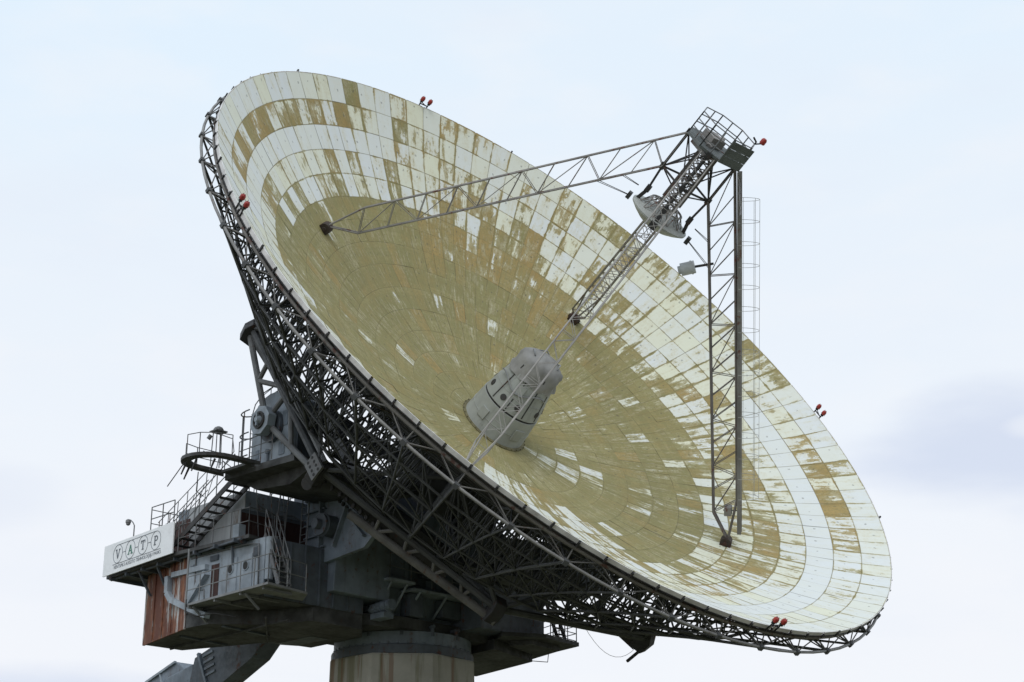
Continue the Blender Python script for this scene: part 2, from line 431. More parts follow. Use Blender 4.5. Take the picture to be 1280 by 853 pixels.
# ------------------------------------------------------------------ concrete tower
tower = thing('concrete_tower', 'round concrete tower stained by moss and rust under the whole telescope', 'tower', loc=(0, 0, 0))
mb = MB(); mb.lathe([(3.45, -.2), (3.25, 6), (3.12, 14.30), (3.08, 14.388)], 8, a0=rad(49.1 + 22.5)); mb.build('shaft', M_conc, tower)
mb = MB(); mb.lathe([(2.84, 14.392), (2.90, 14.40), (2.90, 14.74), (2.78, 14.76)], 64); mb.build('bearing_ring', M_bluedk, tower, smooth='auto')
mb = MB(); mb.lathe([(2.76, 14.762), (2.80, 14.78), (2.80, 15.28), (2.7, 15.30)], 64)
for k in range(48):
    a = 2 * math.pi * k / 48
    mb.box((2.81 * math.cos(a) - .03, 2.81 * math.sin(a) - .03, 14.80), (2.81 * math.cos(a) + .03, 2.81 * math.sin(a) + .03, 14.85))
mb.build('azimuth_ring', M_blue, tower, smooth='auto')

# ------------------------------------------------------------------ DISH
EL = rad(34.70015)
V = Vector((0, 5.28221, 23.41231))
EY = Vector((0, -math.sin(EL), math.cos(EL))); EZ = Vector((0, math.cos(EL), math.sin(EL)))
MD = Matrix(((-1, EY.x, EZ.x, V.x), (0, EY.y, EZ.y, V.y), (0, EY.z, EZ.z, V.z), (0, 0, 0, 1)))
DEP = 5.416; KP = DEP / 256
def P(r, az, z):       # az: 0 toward the photo's left bearing, 90 top of the dish, 180 right, 270 bottom
    a = rad(az); return Vector((-r * math.cos(a), r * math.sin(a), z))
def surf(r): return KP * r * r
dish = thing('dish_antenna', 'huge tilted dish with flaking white panels on an olive ground and a dark truss behind', 'radio telescope dish', M=MD)

bounds = [16.0, 15.03, 14.07, 13.12, 12.17, 11.22, 10.27, 9.3, 8.3, 7.25, 6.2, 5.15, 4.1, 3.05, 2.15, 1.2]
counts = [96] * 6 + [96, 96, 72, 72, 48, 48, 36, 24, 24]
RO = [(0, 10.5), (13, 12.1), (24, 12.2), (45, 11.5), (65, 11.4), (86, 11.3), (105, 11.0), (115, 10.9), (127, 10.5), (135, 10.2), (148, 10.4), (166, 10.4),
      (183, 9.9), (203, 9.9), (227, 9.6), (254, 9.8), (266, 9.0), (277, 7.6), (290, 6.4), (305, 7.2), (320, 7.6), (342, 7.4), (352, 8.2), (360, 10.2)]
def ro(az):
    az %= 360
    for (a, r), (b, q) in zip(RO, RO[1:]):
        if a <= az <= b: return r + (q - r) * (az - a) / (b - a)
def inr(az, a, b): return a <= az % 360 <= b
rg = random.Random(11)
def paint_state(ri, az, r):
    d = ro(az) - r
    u = rg.random(); tint = rg.random() ** 1.5; hue = rg.uniform(0, .30)
    wear = .30 + .16 * u
    if rg.random() < .16: wear += .18
    # ----- broad zones of the paint
    if inr(az, 10, 80):      # top left: worn bands
        wear = (.32, .38, .30, .40, .38, .56)[ri] + rg.uniform(-.1, .12) if ri < 6 else wear
        if ri == 1 and 18 < az < 72: wear = .72 + rg.uniform(-.22, .18); hue = rg.uniform(.35, .95)
        if ri == 2: wear = .27 + rg.uniform(-.05, .06); tint *= .4
        if ri == 0 and 71.5 < az < 75.2: wear = .90
        if ri == 3 and rg.random() < .4: wear = .70; hue = rg.uniform(.2, .7)
    elif inr(az, 80, 128):   # top middle: streaky brown between cream panels
        wear = (.44, .44, .54, .60, .68, .76)[ri] + rg.uniform(-.20, .18) if ri < 6 else wear
        hue = rg.uniform(.25, .95)
        if ri == 1 and 81 < az < 85.5: wear = .76; hue = .1
        if ri < 3: tint = rg.random()
    elif inr(az, 128, 172):  # right of the top: cleaner cream and white squares
        wear = (.55, .38, .34, .38, .46, .54)[ri] + rg.uniform(-.10, .14) if ri < 6 else wear
        tint = rg.random()
        if rg.random() < .12: wear += .28; hue = rg.uniform(.3, .8)
    elif inr(az, 172, 272):  # lower right
        wear = (.33, .42, .10, .44, .56, .58)[ri] + rg.uniform(-.08, .09) if ri < 6 else wear
        if ri == 0: tint *= .55
        if ri == 2: tint *= .12; wear = .06 + .05 * u
        if ri == 1 and inr(az, 184, 218): wear = rg.choice((.84, .60, .50, .72)); hue = rg.uniform(.5, .95)
        if ri == 0 and inr(az, 191, 196): wear = .58; hue = .5
        if ri in (4, 5) and inr(az, 185, 262) and rg.random() < .45: wear = rg.uniform(.62, .9); hue = rg.uniform(.4, .9)
        if inr(az, 236, 272) and ri > 2: wear = min(wear, .58)
        if ri < 4 and inr(az, 240, 272): wear *= .8
    elif inr(az, 272, 345):
        wear = .36 + rg.uniform(-.1, .15)
    else:                    # near left edge
        wear = (.34, .38, .40, .44, .5, .5)[ri] + rg.uniform(-.1, .1) if ri < 6 else .5
    # ----- bare olive heart of the dish
    if d > -.55:
        edge = min(1, max(0, (d + .55) / 1.15))
        bare = .93 + rg.uniform(-.06, .07)
        if rg.random() < .82 * edge + .12: wear = wear + (bare - wear) * (edge ** .6)
        if d > .55: wear = bare
        if d > .5 and rg.random() < .055: wear = rg.uniform(.62, .76)
        hue = rg.uniform(-.1, .12) + (rg.uniform(.25, .7) if rg.random() < .13 else 0)
        if inr(az, 85, 135) and d < 1.6: hue = rg.uniform(.3, .9); wear = min(wear, .84)
        if inr(az, 180, 236) and d < 1.3 and d > .2 and rg.random() < .35: wear = rg.uniform(.60, .75)
    if inr(az, 262, 305) and 4.6 < r < 10.5:      # white patches low in the bowl
        wear = rg.choice((.42, .52, .60, .70, .86)); hue = rg.uniform(.1, .55); tint *= .6
    if inr(az, 225, 262) and 5 < r < 8.5 and rg.random() < .16: wear = rg.uniform(.5, .68)
    if inr(az, 195, 250) and 3.5 < r < 7 and rg.random() < .12: wear = rg.uniform(.55, .72)
    return (min(1, max(0, wear)), tint, min(1, max(0, hue)), rg.random())

refl = bpy.data.objects.new('reflector', None); COL.objects.link(refl); refl.parent = dish
for ri, n in enumerate(counts):
    R1, R0 = bounds[ri], bounds[ri + 1]
    ns = 96 // n * 2 if n < 96 else 2
    nr = 2
    vs, fs, uvp, uvs, cols = [], [], [], [], []
    for k in range(n):
        a0 = 360 * k / n; a1 = 360 * (k + 1) / n
        st = paint_state(ri, (a0 + a1) / 2, (R0 + R1) / 2)
        i0 = len(vs)
        dz = [rg.gauss(0, .0035) for _ in range(4)]; gap = .0015
        wdt = 2 * math.pi * (R1 + R0) / 2 / n; hgt_ = R1 - R0
        for j in range(nr + 1):
            for i in range(ns + 1):
                fu, fv = i / ns, j / nr
                r = R0 + gap + (R1 - R0 - 2 * gap) * fv
                ga = math.degrees(gap / max(r, .5)); a = a0 + ga + (a1 - a0 - 2 * ga) * fu
                off = (dz[0] * (1 - fu) + dz[1] * fu) * (1 - fv) + (dz[2] * (1 - fu) + dz[3] * fu) * fv
                vs.append(P(r, a, surf(r) + off))
        for j in range(nr):
            for i in range(ns):
                q = [i0 + j * (ns + 1) + i, i0 + j * (ns + 1) + i + 1, i0 + (j + 1) * (ns + 1) + i + 1, i0 + (j + 1) * (ns + 1) + i]
                uq = [(i / ns, j / nr), ((i + 1) / ns, j / nr), ((i + 1) / ns, (j + 1) / nr), (i / ns, (j + 1) / nr)]
                fs.append(tuple(q)); uvp += uq; uvs += [(wdt, hgt_)] * 4; cols.append(st)
    me = bpy.data.meshes.new('panel_ring'); me.from_pydata([tuple(v) for v in vs], [], fs)
    l1 = me.uv_layers.new(name='panel'); l2 = me.uv_layers.new(name='size')
    l1.data.foreach_set('uv', [c for p in uvp for c in p]); l2.data.foreach_set('uv', [c for p in uvs for c in p])
    ca = me.attributes.new('paint', 'FLOAT_COLOR', 'FACE'); ca.data.foreach_set('color', [c for p in cols for c in p])
    me.materials.append(M_panel)
    me.polygons.foreach_set('use_smooth', [True] * len(me.polygons)); me.update()
    po = bpy.data.objects.new('panel_ring', me); COL.objects.link(po); po.parent = refl
# grey steel sheet carried under the panels
mb = MB(); prof = [(r, surf(r) - .05) for r in (15.97, 15, 14, 13, 12, 11, 10, 9, 8, 7, 6, 5, 4, 3, 2, 1, .3)]
mb.lathe(prof, 96, cap0=False, cap1=True); mb.build('backing_sheet', M_back, dish, smooth=True)

# rim: pale edge strip with dark clips, oxide-red tube under it
mb = MB()
for k in range(96):
    a0, a1 = 3.75 * k + .16, 3.75 * k + 3.59
    q = [P(16.03, a0, DEP + .01), P(16.03, a1, DEP + .01), P(16.03, a1, DEP - .15), P(16.03, a0, DEP - .15),
         P(16.005, a0, DEP + .01), P(16.005, a1, DEP + .01), P(16.005, a1, DEP - .15), P(16.005, a0, DEP - .15)]
    i0 = len(mb.v); mb.v += q
    for f in ((0, 1, 2, 3), (7, 6, 5, 4), (0, 4, 5, 1), (1, 5, 6, 2), (2, 6, 7, 3), (3, 7, 4, 0)): mb.f.append(tuple(i0 + x for x in f))
mb.build('rim_strip', M_band, dish)
mb = MB()
for k in range(96):
    a = 3.75 * k
    mb.bar(P(16.055, a, DEP - .22), P(16.06, a, DEP + (.08 if k % 13 == 3 else -.035)), .06, .06, P(1, a, 0))
    if k % 2: mb.bar(P(16.0, a, DEP - .22), P(15.72, a, DEP - .5), .05, .05, P(1, a + 90, 0))
mb.path([P(16.045, 3.75 * k, DEP - .165) for k in range(96)], .02, 4, True)
mb.build('rim_clip', M_steel_dk, dish)
mb = MB(); mb.path([P(15.93, 3.75 * k, DEP - .36) for k in range(96)], .07, 8, True); mb.build('rim_tube', M_rim, dish, smooth=True)
mb = MB(); mb.path([P(16.2, 3.75 * k, 4.6) for k in range(96)], .055, 8, True)
mb.build('outer_chord', M_chord, dish, smooth=True)

# back truss
NR = [16.2, 14.6, 13.1, 11.8, 10.5, 9.0, 7.4, 5.8, 4.2, 2.6]
def zb(r):
    tb = [(16.3, 4.69), (16.2, 4.6), (14.6, 3.2), (13.1, 1.85), (11.8, .6), (10.5, -.65), (9.0, -1.55), (7.4, -2.2), (4.2, -2.8), (2.0, -3.0)]
    for (a, z), (b, w) in zip(tb, tb[1:]):
        if b <= r <= a: return w + (z - w) * (r - b) / (a - b)
def zt(r): return surf(r) - .16
def TP(r, az): return P(min(r, 15.7), az, zt(min(r, 15.7)))
for k in range(48):
    az = 7.5 * k; mb = MB(); main = k % 2 == 0
    rs = NR if main else NR[:6]
    for a, b in zip(rs, rs[1:]):
        mb.tube(P(a, az, zb(a)), P(b, az, zb(b)), .052 if main else .042, 6)
        mb.tube(TP(a, az), TP(b, az), .05, 6)
    mb.tube(P(15.93, az, DEP - .36), TP(16, az), .05, 5)
    for i, a in enumerate(rs):
        if i: mb.tube(P(a, az, zb(a)), TP(a, az), .036, 5)
        if i + 1 < len(rs):
            b = rs[i + 1]
            mb.tube(P(a, az, zb(a)), P(b, az, zt(b)), .036, 5)
            if i > 1 and main: mb.tube(P((a + b) / 2, az, zt((a + b) / 2)), P(b, az, zb(b)), .028, 5)
    for f in (0,): mb.bar(P(16.2, az, 4.51), P(16.2, az, 4.69), .18, .18, P(1, az, 0))
    mb.build('rib', M_truss, dish)
mb = MB()
for k in range(48):      # fans between the rim tube and the outer chord
    az = 7.5 * k; n = P(16.2, az, 4.6)
    for da in (-3.75, 0, 3.75): mb.tube(n, P(15.93, az + da, DEP - .36), .024, 5)
    for da in (-7.5, 0, 7.5): mb.tube(n, P(14.6, az + da * .5, zt(14.6)), .026, 5)
mb.build('rim_bracing', M_truss_lt, dish)
for i, r in enumerate((13.1, 11.8, 10.5, 9.0, 7.4)):
    mb = MB(); mb.path([P(r, 7.5 * k, zb(r)) for k in range(48)], .05 if i else .06, 6, True)
    mb.path([P(r, 7.5 * k, zt(r)) for k in range(48)], .045, 5, True)
    for k in range(48):
        az = 7.5 * k
        mb.tube(P(r, az, zb(r)), P(r, az + 7.5, zt(r)), .032, 5)
        r2 = (14.6, 13.1, 11.8, 10.5, 9.0)[i]
        mb.tube(P(r, az, zb(r)), P(r2, az + 7.5, zb(r2)), .03, 5)
        if k % 4 == 0 and i < 4: mb.tube(P(r, az, zb(r)), P(r2, az - 7.5, zt(r2)), .028, 5)
    mb.build('ring_truss', M_truss, dish)
mb = MB(); r = 14.6
mb.path([P(r, 7.5 * k, zt(r)) for k in range(48)], .04, 5, True); mb.path([P(r, 7.5 * k, zb(r)) for k in range(48)], .045, 5, True)
mb.build('ring_truss', M_truss, dish)

# octagonal carrying frame, its gussets and the hub drum behind the vertex
OCT = [P(10.5, 22.5 + 45 * k, -1.3) for k in range(8)]
CHAM = [P(10.2, 22.5 + 45 * k, -2.3) for k in range(8)]
mb = MB()
for k in range(8):
    a, b = OCT[k], OCT[(k + 1) % 8]
    mb.tube(a, b, .135, 8)
    mb.tube(a, P(6.0, 22.5 + 45 * k, -3.1), .16, 8)
    mb.bar(P(6.0, 22.5 + 45 * k, -3.1), P(6.0, 67.5 + 45 * k, -3.1), .35, .6, (0, 0, 1))
    mb.bar(P(2.4, 22.5 + 45 * k, -3.3), P(6.0, 22.5 + 45 * k, -3.1), .4, .5, (0, 0, 1))
    c = P(9.7, 45 + 45 * k, -1.3)
    mb.tube(c, P(10.18, 45 + 45 * k, surf(10.18) - .2), .11, 8)
    mb.tube(a, P(10.18, 45 + 45 * k, surf(10.18) - .2), .09, 6); mb.tube(b, P(10.18, 45 + 45 * k, surf(10.18) - .2), .09, 6)
mb.build('octagon_frame', M_truss, dish)
for k in (6, 2):         # the thick pipe across the lower left chamfer with its short ties
    mb = MB()
    a = P(10.5, 22.5 + 45 * k + 45, -2.05); b = P(10.5, 22.5 + 45 * k, -1.75)
    mb.tube(a.lerp(b, .22), b, .165, 12); mb.tube(a.lerp(b, .985), b.lerp(a, -.03), .20, 12)
    for f in (.36, .52, .68, .84):
        m = a.lerp(b, f); t = OCT[(k + 1) % 8].lerp(OCT[k], f)
        mb.tube(m, t.lerp(OCT[(k + 1) % 8], .05), .07, 6); mb.tube(m, t.lerp(OCT[k], .12), .07, 6)
    mb.build('chamfer_pipe', M_truss_lt, dish, smooth='auto')
for k in range(8):
    az = 22.5 + 45 * k; mb = MB()
    c = P(10.5, az, -1.45); rd = P(1, az, 0); tg = P(1, az + 90, 0)
    mb.prism([(-.34, -.5), (.22, -.42), (.30, .1), (.12, .45), (-.34, .45)], 1, -.24, .24)
    Mx = Matrix((( rd.x, tg.x, 0, c.x), (rd.y, tg.y, 0, c.y), (rd.z, tg.z, 1, c.z), (0, 0, 0, 1)))
    mb.v = [Mx @ v for v in mb.v]
    if k in (7, 4): mb.tube(c + Vector((0, 0, -.55)) - rd * .5, c + Vector((0, 0, -.55)) + rd * .18, .25, 14)
    if k in (5, 4): mb.bar(c + rd * .1 + Vector((0, 0, -.4)), c + rd * .0 + Vector((0, 0, -1.15)), .12, .12, tg); mb.bar(c - rd * .1 + Vector((0, 0, -.35)), c - rd * 2.2 + tg * 1.2 + Vector((0, 0, .0)), .5, .12, tg)
    mb.build('gusset_box', M_steel_dk, dish, bevel=.03)
# drilled plate on the node beside the bearing
mb = MB(); c = P(10.5, 337.5, -1.3)
X3 = P(1, 0, 0)
mb.bar(c + X3 * .36 + Vector((0, -.45, .1)), c + X3 * .36 + Vector((0, .35, .1)), .10, .68, (0, 0, 1))
nf = len(mb.f)
for i in range(2):
    for j in range(4):
        q = c + X3 * .411 + Vector((0, -.34 + j * .2, -.04 + i * .28)); mb.tube(q, q + X3 * .006, .062, 10)
po_ = mb.build('drilled_plate', [M_arm, M_black], dish)
for f in po_.data.polygons[nf:]: f.material_index = 1
mb = MB(); mb.lathe([(2.4, -3.7), (2.6, -3.5), (2.6, -1.0), (2.2, -.4)], 32); mb.build('hub_drum', M_truss, dish, smooth='auto')

# bearing arms, both sides: shaft end at (9.7, 0, -2.62)
for s in (1, -1):
    mb = MB(); X = P(1, 0, 0) * s; B = X * 9.7 + Vector((0, 0, -2.62))
    az = (22.5, 337.5) if s == 1 else (157.5, 202.5)
    n1, n2 = P(10.5, az[0], -1.5), P(10.5, az[1], -1.5)
    mid = X * 9.7 + Vector((0, 0, -.9))
    mb.tube(B, n1, .125, 10); mb.tube(B, n2, .125, 10)
    mb.tube(B + X * .02, mid, .11, 8)
    q1 = B.lerp(n1, .45); q2 = B.lerp(n2, .5)
    mb.tube(q1, mid, .11, 8); mb.tube(q2, mid, .10, 8); mb.tube(q1, n1.lerp(mid, .5), .10, 8); mb.tube(n1 + Vector((0, 0, .55)), n2 + Vector((0, 0, .55)), .10, 8)
    mb.tube(n1, mid.lerp(P(7.4, 0 if s == 1 else 180, -2.9), .5), .15, 8)
    mb.build('bearing_arm', M_arm, dish, smooth='auto')
    mb = MB()
    oc = [(.56 * math.cos(rad(22.5 + 45 * k)), .60 * math.sin(rad(22.5 + 45 * k))) for k in range(8)]
    mb.prism(oc, 0, -.25, .12); mb.v = [Vector((v.x * -s, v.y, v.z)) + B + X * .2 for v in mb.v]
    mb.build('bearing_plate', M_bluelt, dish, bevel=.02)
    mb = MB(); c0 = B + X * .44
    mb.ring(c0 - X * .09, (0, 1, 0), (0, 0, 1), .30, .045, 24, 6)
    mb.tube(c0 - X * .14, c0 - X * .105, .28, 20); mb.build('bearing_collar', M_steel_dk, dish, smooth='auto')
    mb = MB(); mb.tube(c0 - X * .1, c0 + X * .05, .17, 16, .10); mb.bar(c0 + Vector((0, -.2, -.13)), c0 + Vector((0, .2, .16)), .08, .08); mb.build('shaft_end', M_bluelt, dish, smooth='auto')

# toothed elevation arc bolted below the frame, running in from the left node toward the middle
MDI = MD.inverted()
arcp = [MDI @ Vector(p) for p in ((7.55, 4.2, 20.15), (6.75, 4.6, 19.55), (6.0, 4.9, 18.95), (5.3, 5.2, 18.3), (4.7, 5.5, 17.7), (4.1, 5.85, 17.2), (3.3, 6.3, 16.85))]
mb = MB()
for a, b in zip(arcp, arcp[1:]): mb.bar(a, b + (b - a).normalized() * .04, .5, .62, P(0, 0, 1))
for a, b in zip(arcp[:5], arcp[1:]):
    for f in (.2, .55, .9):
        c = a.lerp(b, f) + MDI.to_3x3() @ Vector((.32, .02, -.30)); mb.tube(c, c + MDI.to_3x3() @ Vector((.10, 0, 0)), .10, 8)
mb.build('elevation_arc', M_steel_dk, dish)
mb = MB(); ga = P(10.4, 247.5, -1.9); gb = P(9.7, 268, -1.2); dn = MDI.to_3x3() @ Vector((0, 0, -1))
mb.path([ga.lerp(gb, i / 10) + dn * (.75 * (1 - (i / 5 - 1) ** 2)) for i in range(11)], .009, 5); mb.build('slack_cable', M_rope, dish)

# ------------------------------------------------------------------ receiver cone at the vertex
def child_thing(name, label, cat, group=None): return thing(name, label, cat, M=MD, group=group)
cone = child_thing('receiver_cone', 'grey metal cone with round ports and a cloth-wrapped top at the middle of the dish', 'receiver cabin')
mb = MB(); mb.lathe([(1.42, .02), (1.38, .10), (1.29, 1.30), (1.285, 1.305)], 40, cap1=True); mb.build('base_section', M_hub, cone, smooth='auto')
mb = MB(); mb.lathe([(1.268, 1.39), (.90, 3.30), (.86, 3.42), (.70, 3.44)], 40); mb.build('upper_section', M_hub, cone, smooth='auto')
mb = MB(); mb.lathe([(1.25, 1.30), (1.25, 1.40)], 40); mb.build('joint_gap', M_black, cone)
mb = MB(); mb.lathe([(1.41, -.02), (1.52, .02), (1.52, .09), (1.41, .10)], 40)
for k in range(30):
    p = P(1.5, 12 * k, .05); mb.tube(p, p + Vector((0, 0, .09)), .026, 6)
mb.build('base_flange', M_flange, cone, smooth='auto')
for az, z in ((335, 1.75), (300, 1.75), (250, 1.75), (20, 1.75), (60, 1.75), (215, 1.75)):
    mb = MB(); r = 1.275 - (z - 1.34) * .19; n = (P(1, az, .19)).normalized()
    mb.tube(P(r, az, z) - n * .05, P(r, az, z) + n * .02, .135, 16); mb.build('port_hole', M_steel_dk, cone, smooth='auto')
mb = MB()
for az in (352, 318, 282, 248, 205, 160, 110, 60):
    mb.bar(P(1.262, az, 1.45), P(.93, az, 3.22), .045, .02, P(1, az, .2))
mb.build('panel_joint', M_steel_dk, cone)
for az, z0, h, w in ((318, 2.0, .6, .42), (268, .45, .5, .5), (345, .5, .45, .4)):
    r0 = 1.36 if z0 < 1 else 1.275 - (z0 - 1.34) * .19; n = P(1, az, .1).normalized(); r1 = r0 - h * (.07 if z0 < 1 else .19)
    mb = MB(); mb.bar(P(r0, az, z0), P(r1, az, z0 + h), w, .05, n); mb.build('hatch', M_hub, cone, bevel=.012)
for z, r in ((.62, 1.345), (2.05, 1.145), (2.7, 1.02)):
    mb = MB(); mb.ring((0, 0, z), (1, 0, 0), (0, 1, 0), r, .014, 40, 5); mb.build('weld_seam', M_hub, cone)
mb = MB(); ns_, nz_ = 40, 9; i0 = 0
for j in range(nz_):
    z = 2.72 + j * .135
    for k in range(ns_):
        az = 360 * k / ns_; base = .99 - (z - 2.8) * .17 + .03
        if j >= nz_ - 2: base *= (.72, .34)[j - nz_ + 2]
        q = P(1, az, z); w = mnoise.noise(Vector((q.x * 2.6, q.y * 2.6, z * 2.8))) * .13 + mnoise.noise(Vector((q.x * 7, q.y * 7, z * 6))) * .05
        zz = z + mnoise.noise(Vector((q.x * 2, q.y * 2, 5))) * (.22 if j == 0 else .08)
        mb.v.append(P(base + w + .02, az, zz))
for j in range(nz_ - 1):
    for k in range(ns_):
        l = (k + 1) % ns_; mb.f.append((j * ns_ + k, j * ns_ + l, (j + 1) * ns_ + l, (j + 1) * ns_ + k))
mb.f.append(tuple(range((nz_ - 1) * ns_, nz_ * ns_)))
mb.build('cloth_cover', M_cloth, cone, smooth=True)
mb = MB(); mb.path([P(1.12 + .20 * abs(math.sin(rad(3 * k))), 250 + 12 * k, 2.35 + .18 * math.sin(k * .8)) for k in range(12)], .03, 6)
mb.path([P(.6 + .05 * math.sin(k), 30 * k, 3.7 + .1 * math.sin(k * 2)) for k in range(9)], .03, 6)
mb.build('cable_loop', M_galv, cone, smooth=True)

# ------------------------------------------------------------------ four feed legs
quad = child_thing('feed_support', 'four lattice legs standing on the dish and meeting at the apex frame over the receiver', 'feed support')
def leg(az, half, r_main, r_web, mat, n=9, red=None):
    lo = bpy.data.objects.new('leg', None); COL.objects.link(lo); lo.parent = quad
    T = P(1, az + 90, 0)
    foot = P(10.18, az, 2.42)
    A0, A1 = P(9.40, az, 4.00), P(1.10, az, 14.42)      # outer chord
    B0, B1 = P(9.00, az, 3.00), P(1.10, az, 12.78)      # inner chord
    ch = MB(); wb = MB()
    for sgn in (-1, 1):
        w0 = T * sgn * half; w1 = T * sgn * min(half, .30)
        ch.tube(A0 + w0, A1 + w1, r_main, 7); ch.tube(B0 + w0, B1 + w1, r_main, 7)
        ch.tube(foot + T * sgn * .08, A0 + w0, r_main, 7); ch.tube(foot + T * sgn * .08, B0 + w0, r_main, 7)
        for i in range(n + 1):
            f = i / n; pa = (A0 + w0).lerp(A1 + w1, f); pb = (B0 + w0).lerp(B1 + w1, f)
            wb.tube(pa, pb, r_web, 5)
            if i < n:
                f2 = (i + 1) / n; pa2 = (A0 + w0).lerp(A1 + w1, f2); pb2 = (B0 + w0).lerp(B1 + w1, f2)
                if i % 2: wb.tube(pa, pb2, r_web, 5)
                else: wb.tube(pb, pa2, r_web, 5)
    m = n * 2
    for (C0, C1) in ((A0, A1), (B0, B1)):
        for i in range(m):
            f, f2 = i / m, (i + 1) / m; sg = 1 if i % 2 else -1
            h = half + (min(half, .3) - half) * f; h2 = half + (min(half, .3) - half) * f2
            wb.tube(C0.lerp(C1, f) + T * sg * h, C0.lerp(C1, f2) - T * sg * h2, r_web * .85, 5)
            if i % 2 == 0: wb.tube(C0.lerp(C1, f) + T * h, C0.lerp(C1, f) - T * h, r_web * .85, 5)
    ch.build('leg_chord', mat, lo); wb.build('leg_lacing', mat, lo)
    fb = MB(); up = (P(0, az, 1) * 1.0 + P(-.4, az, 0)).normalized(); c = P(10.18, az, 2.30)
    fb.tube(c - T * .24, c + T * .24, .24, 14); fb.bar(c - up * .28, c + up * .05, .46, .5, T)
    fb.tube(c - T * .30, c + T * .30, .09, 10)
    fb.build('leg_foot', M_foot, lo, bevel=.015)
    return lo
leg(45, .10, .034, .017, M_leg, 10)
leg(135, .34, .042, .019, M_leg, 10)
leg(225, .10, .050, .018, M_leg_red, 13)
leg(315, .29, .030, .015, M_leg_lt, 12)
# apex frame
mb = MB()
UP = [P(1.10, a, 14.42) for a in (45, 135, 225, 315)]; LO = [P(1.10, a, 12.78) for a in (45, 135, 225, 315)]
BK = [P(1.0, a, 11.75) for a in (45, 135, 225, 315)]
for k in range(4):
    j = (k + 1) % 4
    mb.tube(UP[k], LO[k], .06, 8); mb.tube(UP[k], UP[j], .05, 6); mb.tube(LO[k], LO[j], .045, 6)
    mb.tube(LO[k], BK[k], .045, 6)
    mb.tube(UP[k], LO[j], .028, 5); mb.tube(LO[k], UP[j], .028, 5)
    mb.tube(LO[k], P(.36, 45 + 90 * k, 13.9), .03, 5); mb.tube(LO[k], P(.36, 45 + 90 * k, 12.4), .03, 5)
    for p in (UP[k], LO[k], BK[k]): mb.bar(p - Vector((0, 0, .13)), p + Vector((0, 0, .13)), .2, .2, P(1, 45, 0))
mb.build('apex_frame', M_steel_dk, quad)
mb = MB(); cs = [P(.38, a, 0) for a in (45, 135, 225, 315)]
for c in cs: mb.bar(c + Vector((0, 0, 11.9)), c + Vector((0, 0, 14.5)), .10, .10, P(1, 45, 0))
for i in range(10):
    z0, z1 = 11.95 + .25 * i, 12.20 + .25 * i
    for k in range(4):
        a, b = cs[k], cs[(k + 1) % 4]
        mb.tube(a + Vector((0, 0, z0)), b + Vector((0, 0, z1)), .022, 5)
        if i % 2 == 0: mb.tube(a + Vector((0, 0, z0)), b + Vector((0, 0, z0)), .025, 5)
mb.build('feed_mast', M_leg_red, quad)
for az in (45, 225, 135, 315):     # guy rods from the legs to the subreflector ring
    mb = MB(); T = P(1, az + 90, 0)
    for dz, rr, zz in ((11.62, 2.10, 11.2), (11.1, 2.75, 10.4)):
        for sgn in (-1, 1): mb.tube(P(1.36, az, dz) + T * .04 * sgn, P(rr, az, zz + .35) + T * .12 * sgn, .014, 5)
    mb.bar(P(1.42, az, 10.95), P(1.42, az, 11.22), .16, .30, T)
    mb.build('guy_rod', M_steel_dk, quad)

# ------------------------------------------------------------------ subreflector
sub = child_thing('subreflector', 'small grey round mirror with a lattice back hanging below the apex platform', 'subreflector')
mb = MB(); mb.lathe([(.02, 10.62), (.35, 10.66), (.7, 10.78), (1.0, 10.94), (1.24, 11.10), (1.26, 11.17), (1.18, 11.21), (.75, 11.27), (.02, 11.30)], 48, cap0=True, cap1=True)
mb.build('mirror', M_sub, sub, smooth='auto')
mb = MB()
mb.ring((0, 0, 11.62), (1, 0, 0), (0, 1, 0), .70, .035, 24, 6); mb.ring((0, 0, 11.2), (1, 0, 0), (0, 1, 0), 1.0, .03, 24, 6); mb.ring((0, 0, 11.7), (1, 0, 0), (0, 1, 0), .45, .03, 16, 6)
for k in range(10):
    a = 36 * k
    mb.tube(P(1.0, a, 11.2), P(.70, a + 18, 11.62), .022, 5); mb.tube(P(1.0, a, 11.2), P(.70, a - 18, 11.62), .022, 5)
    mb.tube(P(.70, a, 11.62), P(.45, a, 11.7), .02, 5); mb.tube(P(.95, a, 11.05), P(.45, a + 11, 11.7), .018, 5)
mb.build('back_lattice', M_leg, sub)
for k in range(4):
    mb = MB(); mb.bar(P(1.12, 45 + 90 * k, 11.12), P(.98, 45 + 90 * k, 11.75), .14, .14, P(1, 45 + 90 * k, 0)); mb.build('adjuster', M_steel_dk, sub)

# ------------------------------------------------------------------ service platform on the apex
plat = child_thing('service_platform', 'small railed platform with one grey sheet side on top of the feed legs', 'platform')
OC = [P(1.22, 22.5 + 45 * k, 14.5) for k in range(8)]
mb = MB(); mb.lathe([(1.24, 14.46), (1.24, 14.56)], 8, a0=rad(22.5)); mb.build('deck', M_grid, plat)
mb = MB(); rail(mb, OC, 1.0, (.34, .67, 1.0), .62, .026, True, (0, 0, 1)); mb.build('railing', M_rail, plat)
mb = MB(); a, b = P(1.26, 247.5, 14.5), P(1.26, 292.5, 14.5)
a = a + (a - b) * .12; b = b + (b - a) * .12
nrm = P(1, 270, 0)
for z0, z1 in ((14.48, 14.80), (14.815, 15.135), (15.15, 15.45)):
    mb.bar(a + Vector((0, 0, (z0 + z1) / 2 - 14.5)) + nrm * .03, b + Vector((0, 0, (z0 + z1) / 2 - 14.5)) + nrm * .03, .03, z1 - z0, (0, 0, 1))
mb.build('sheet_side', M_grid, plat)
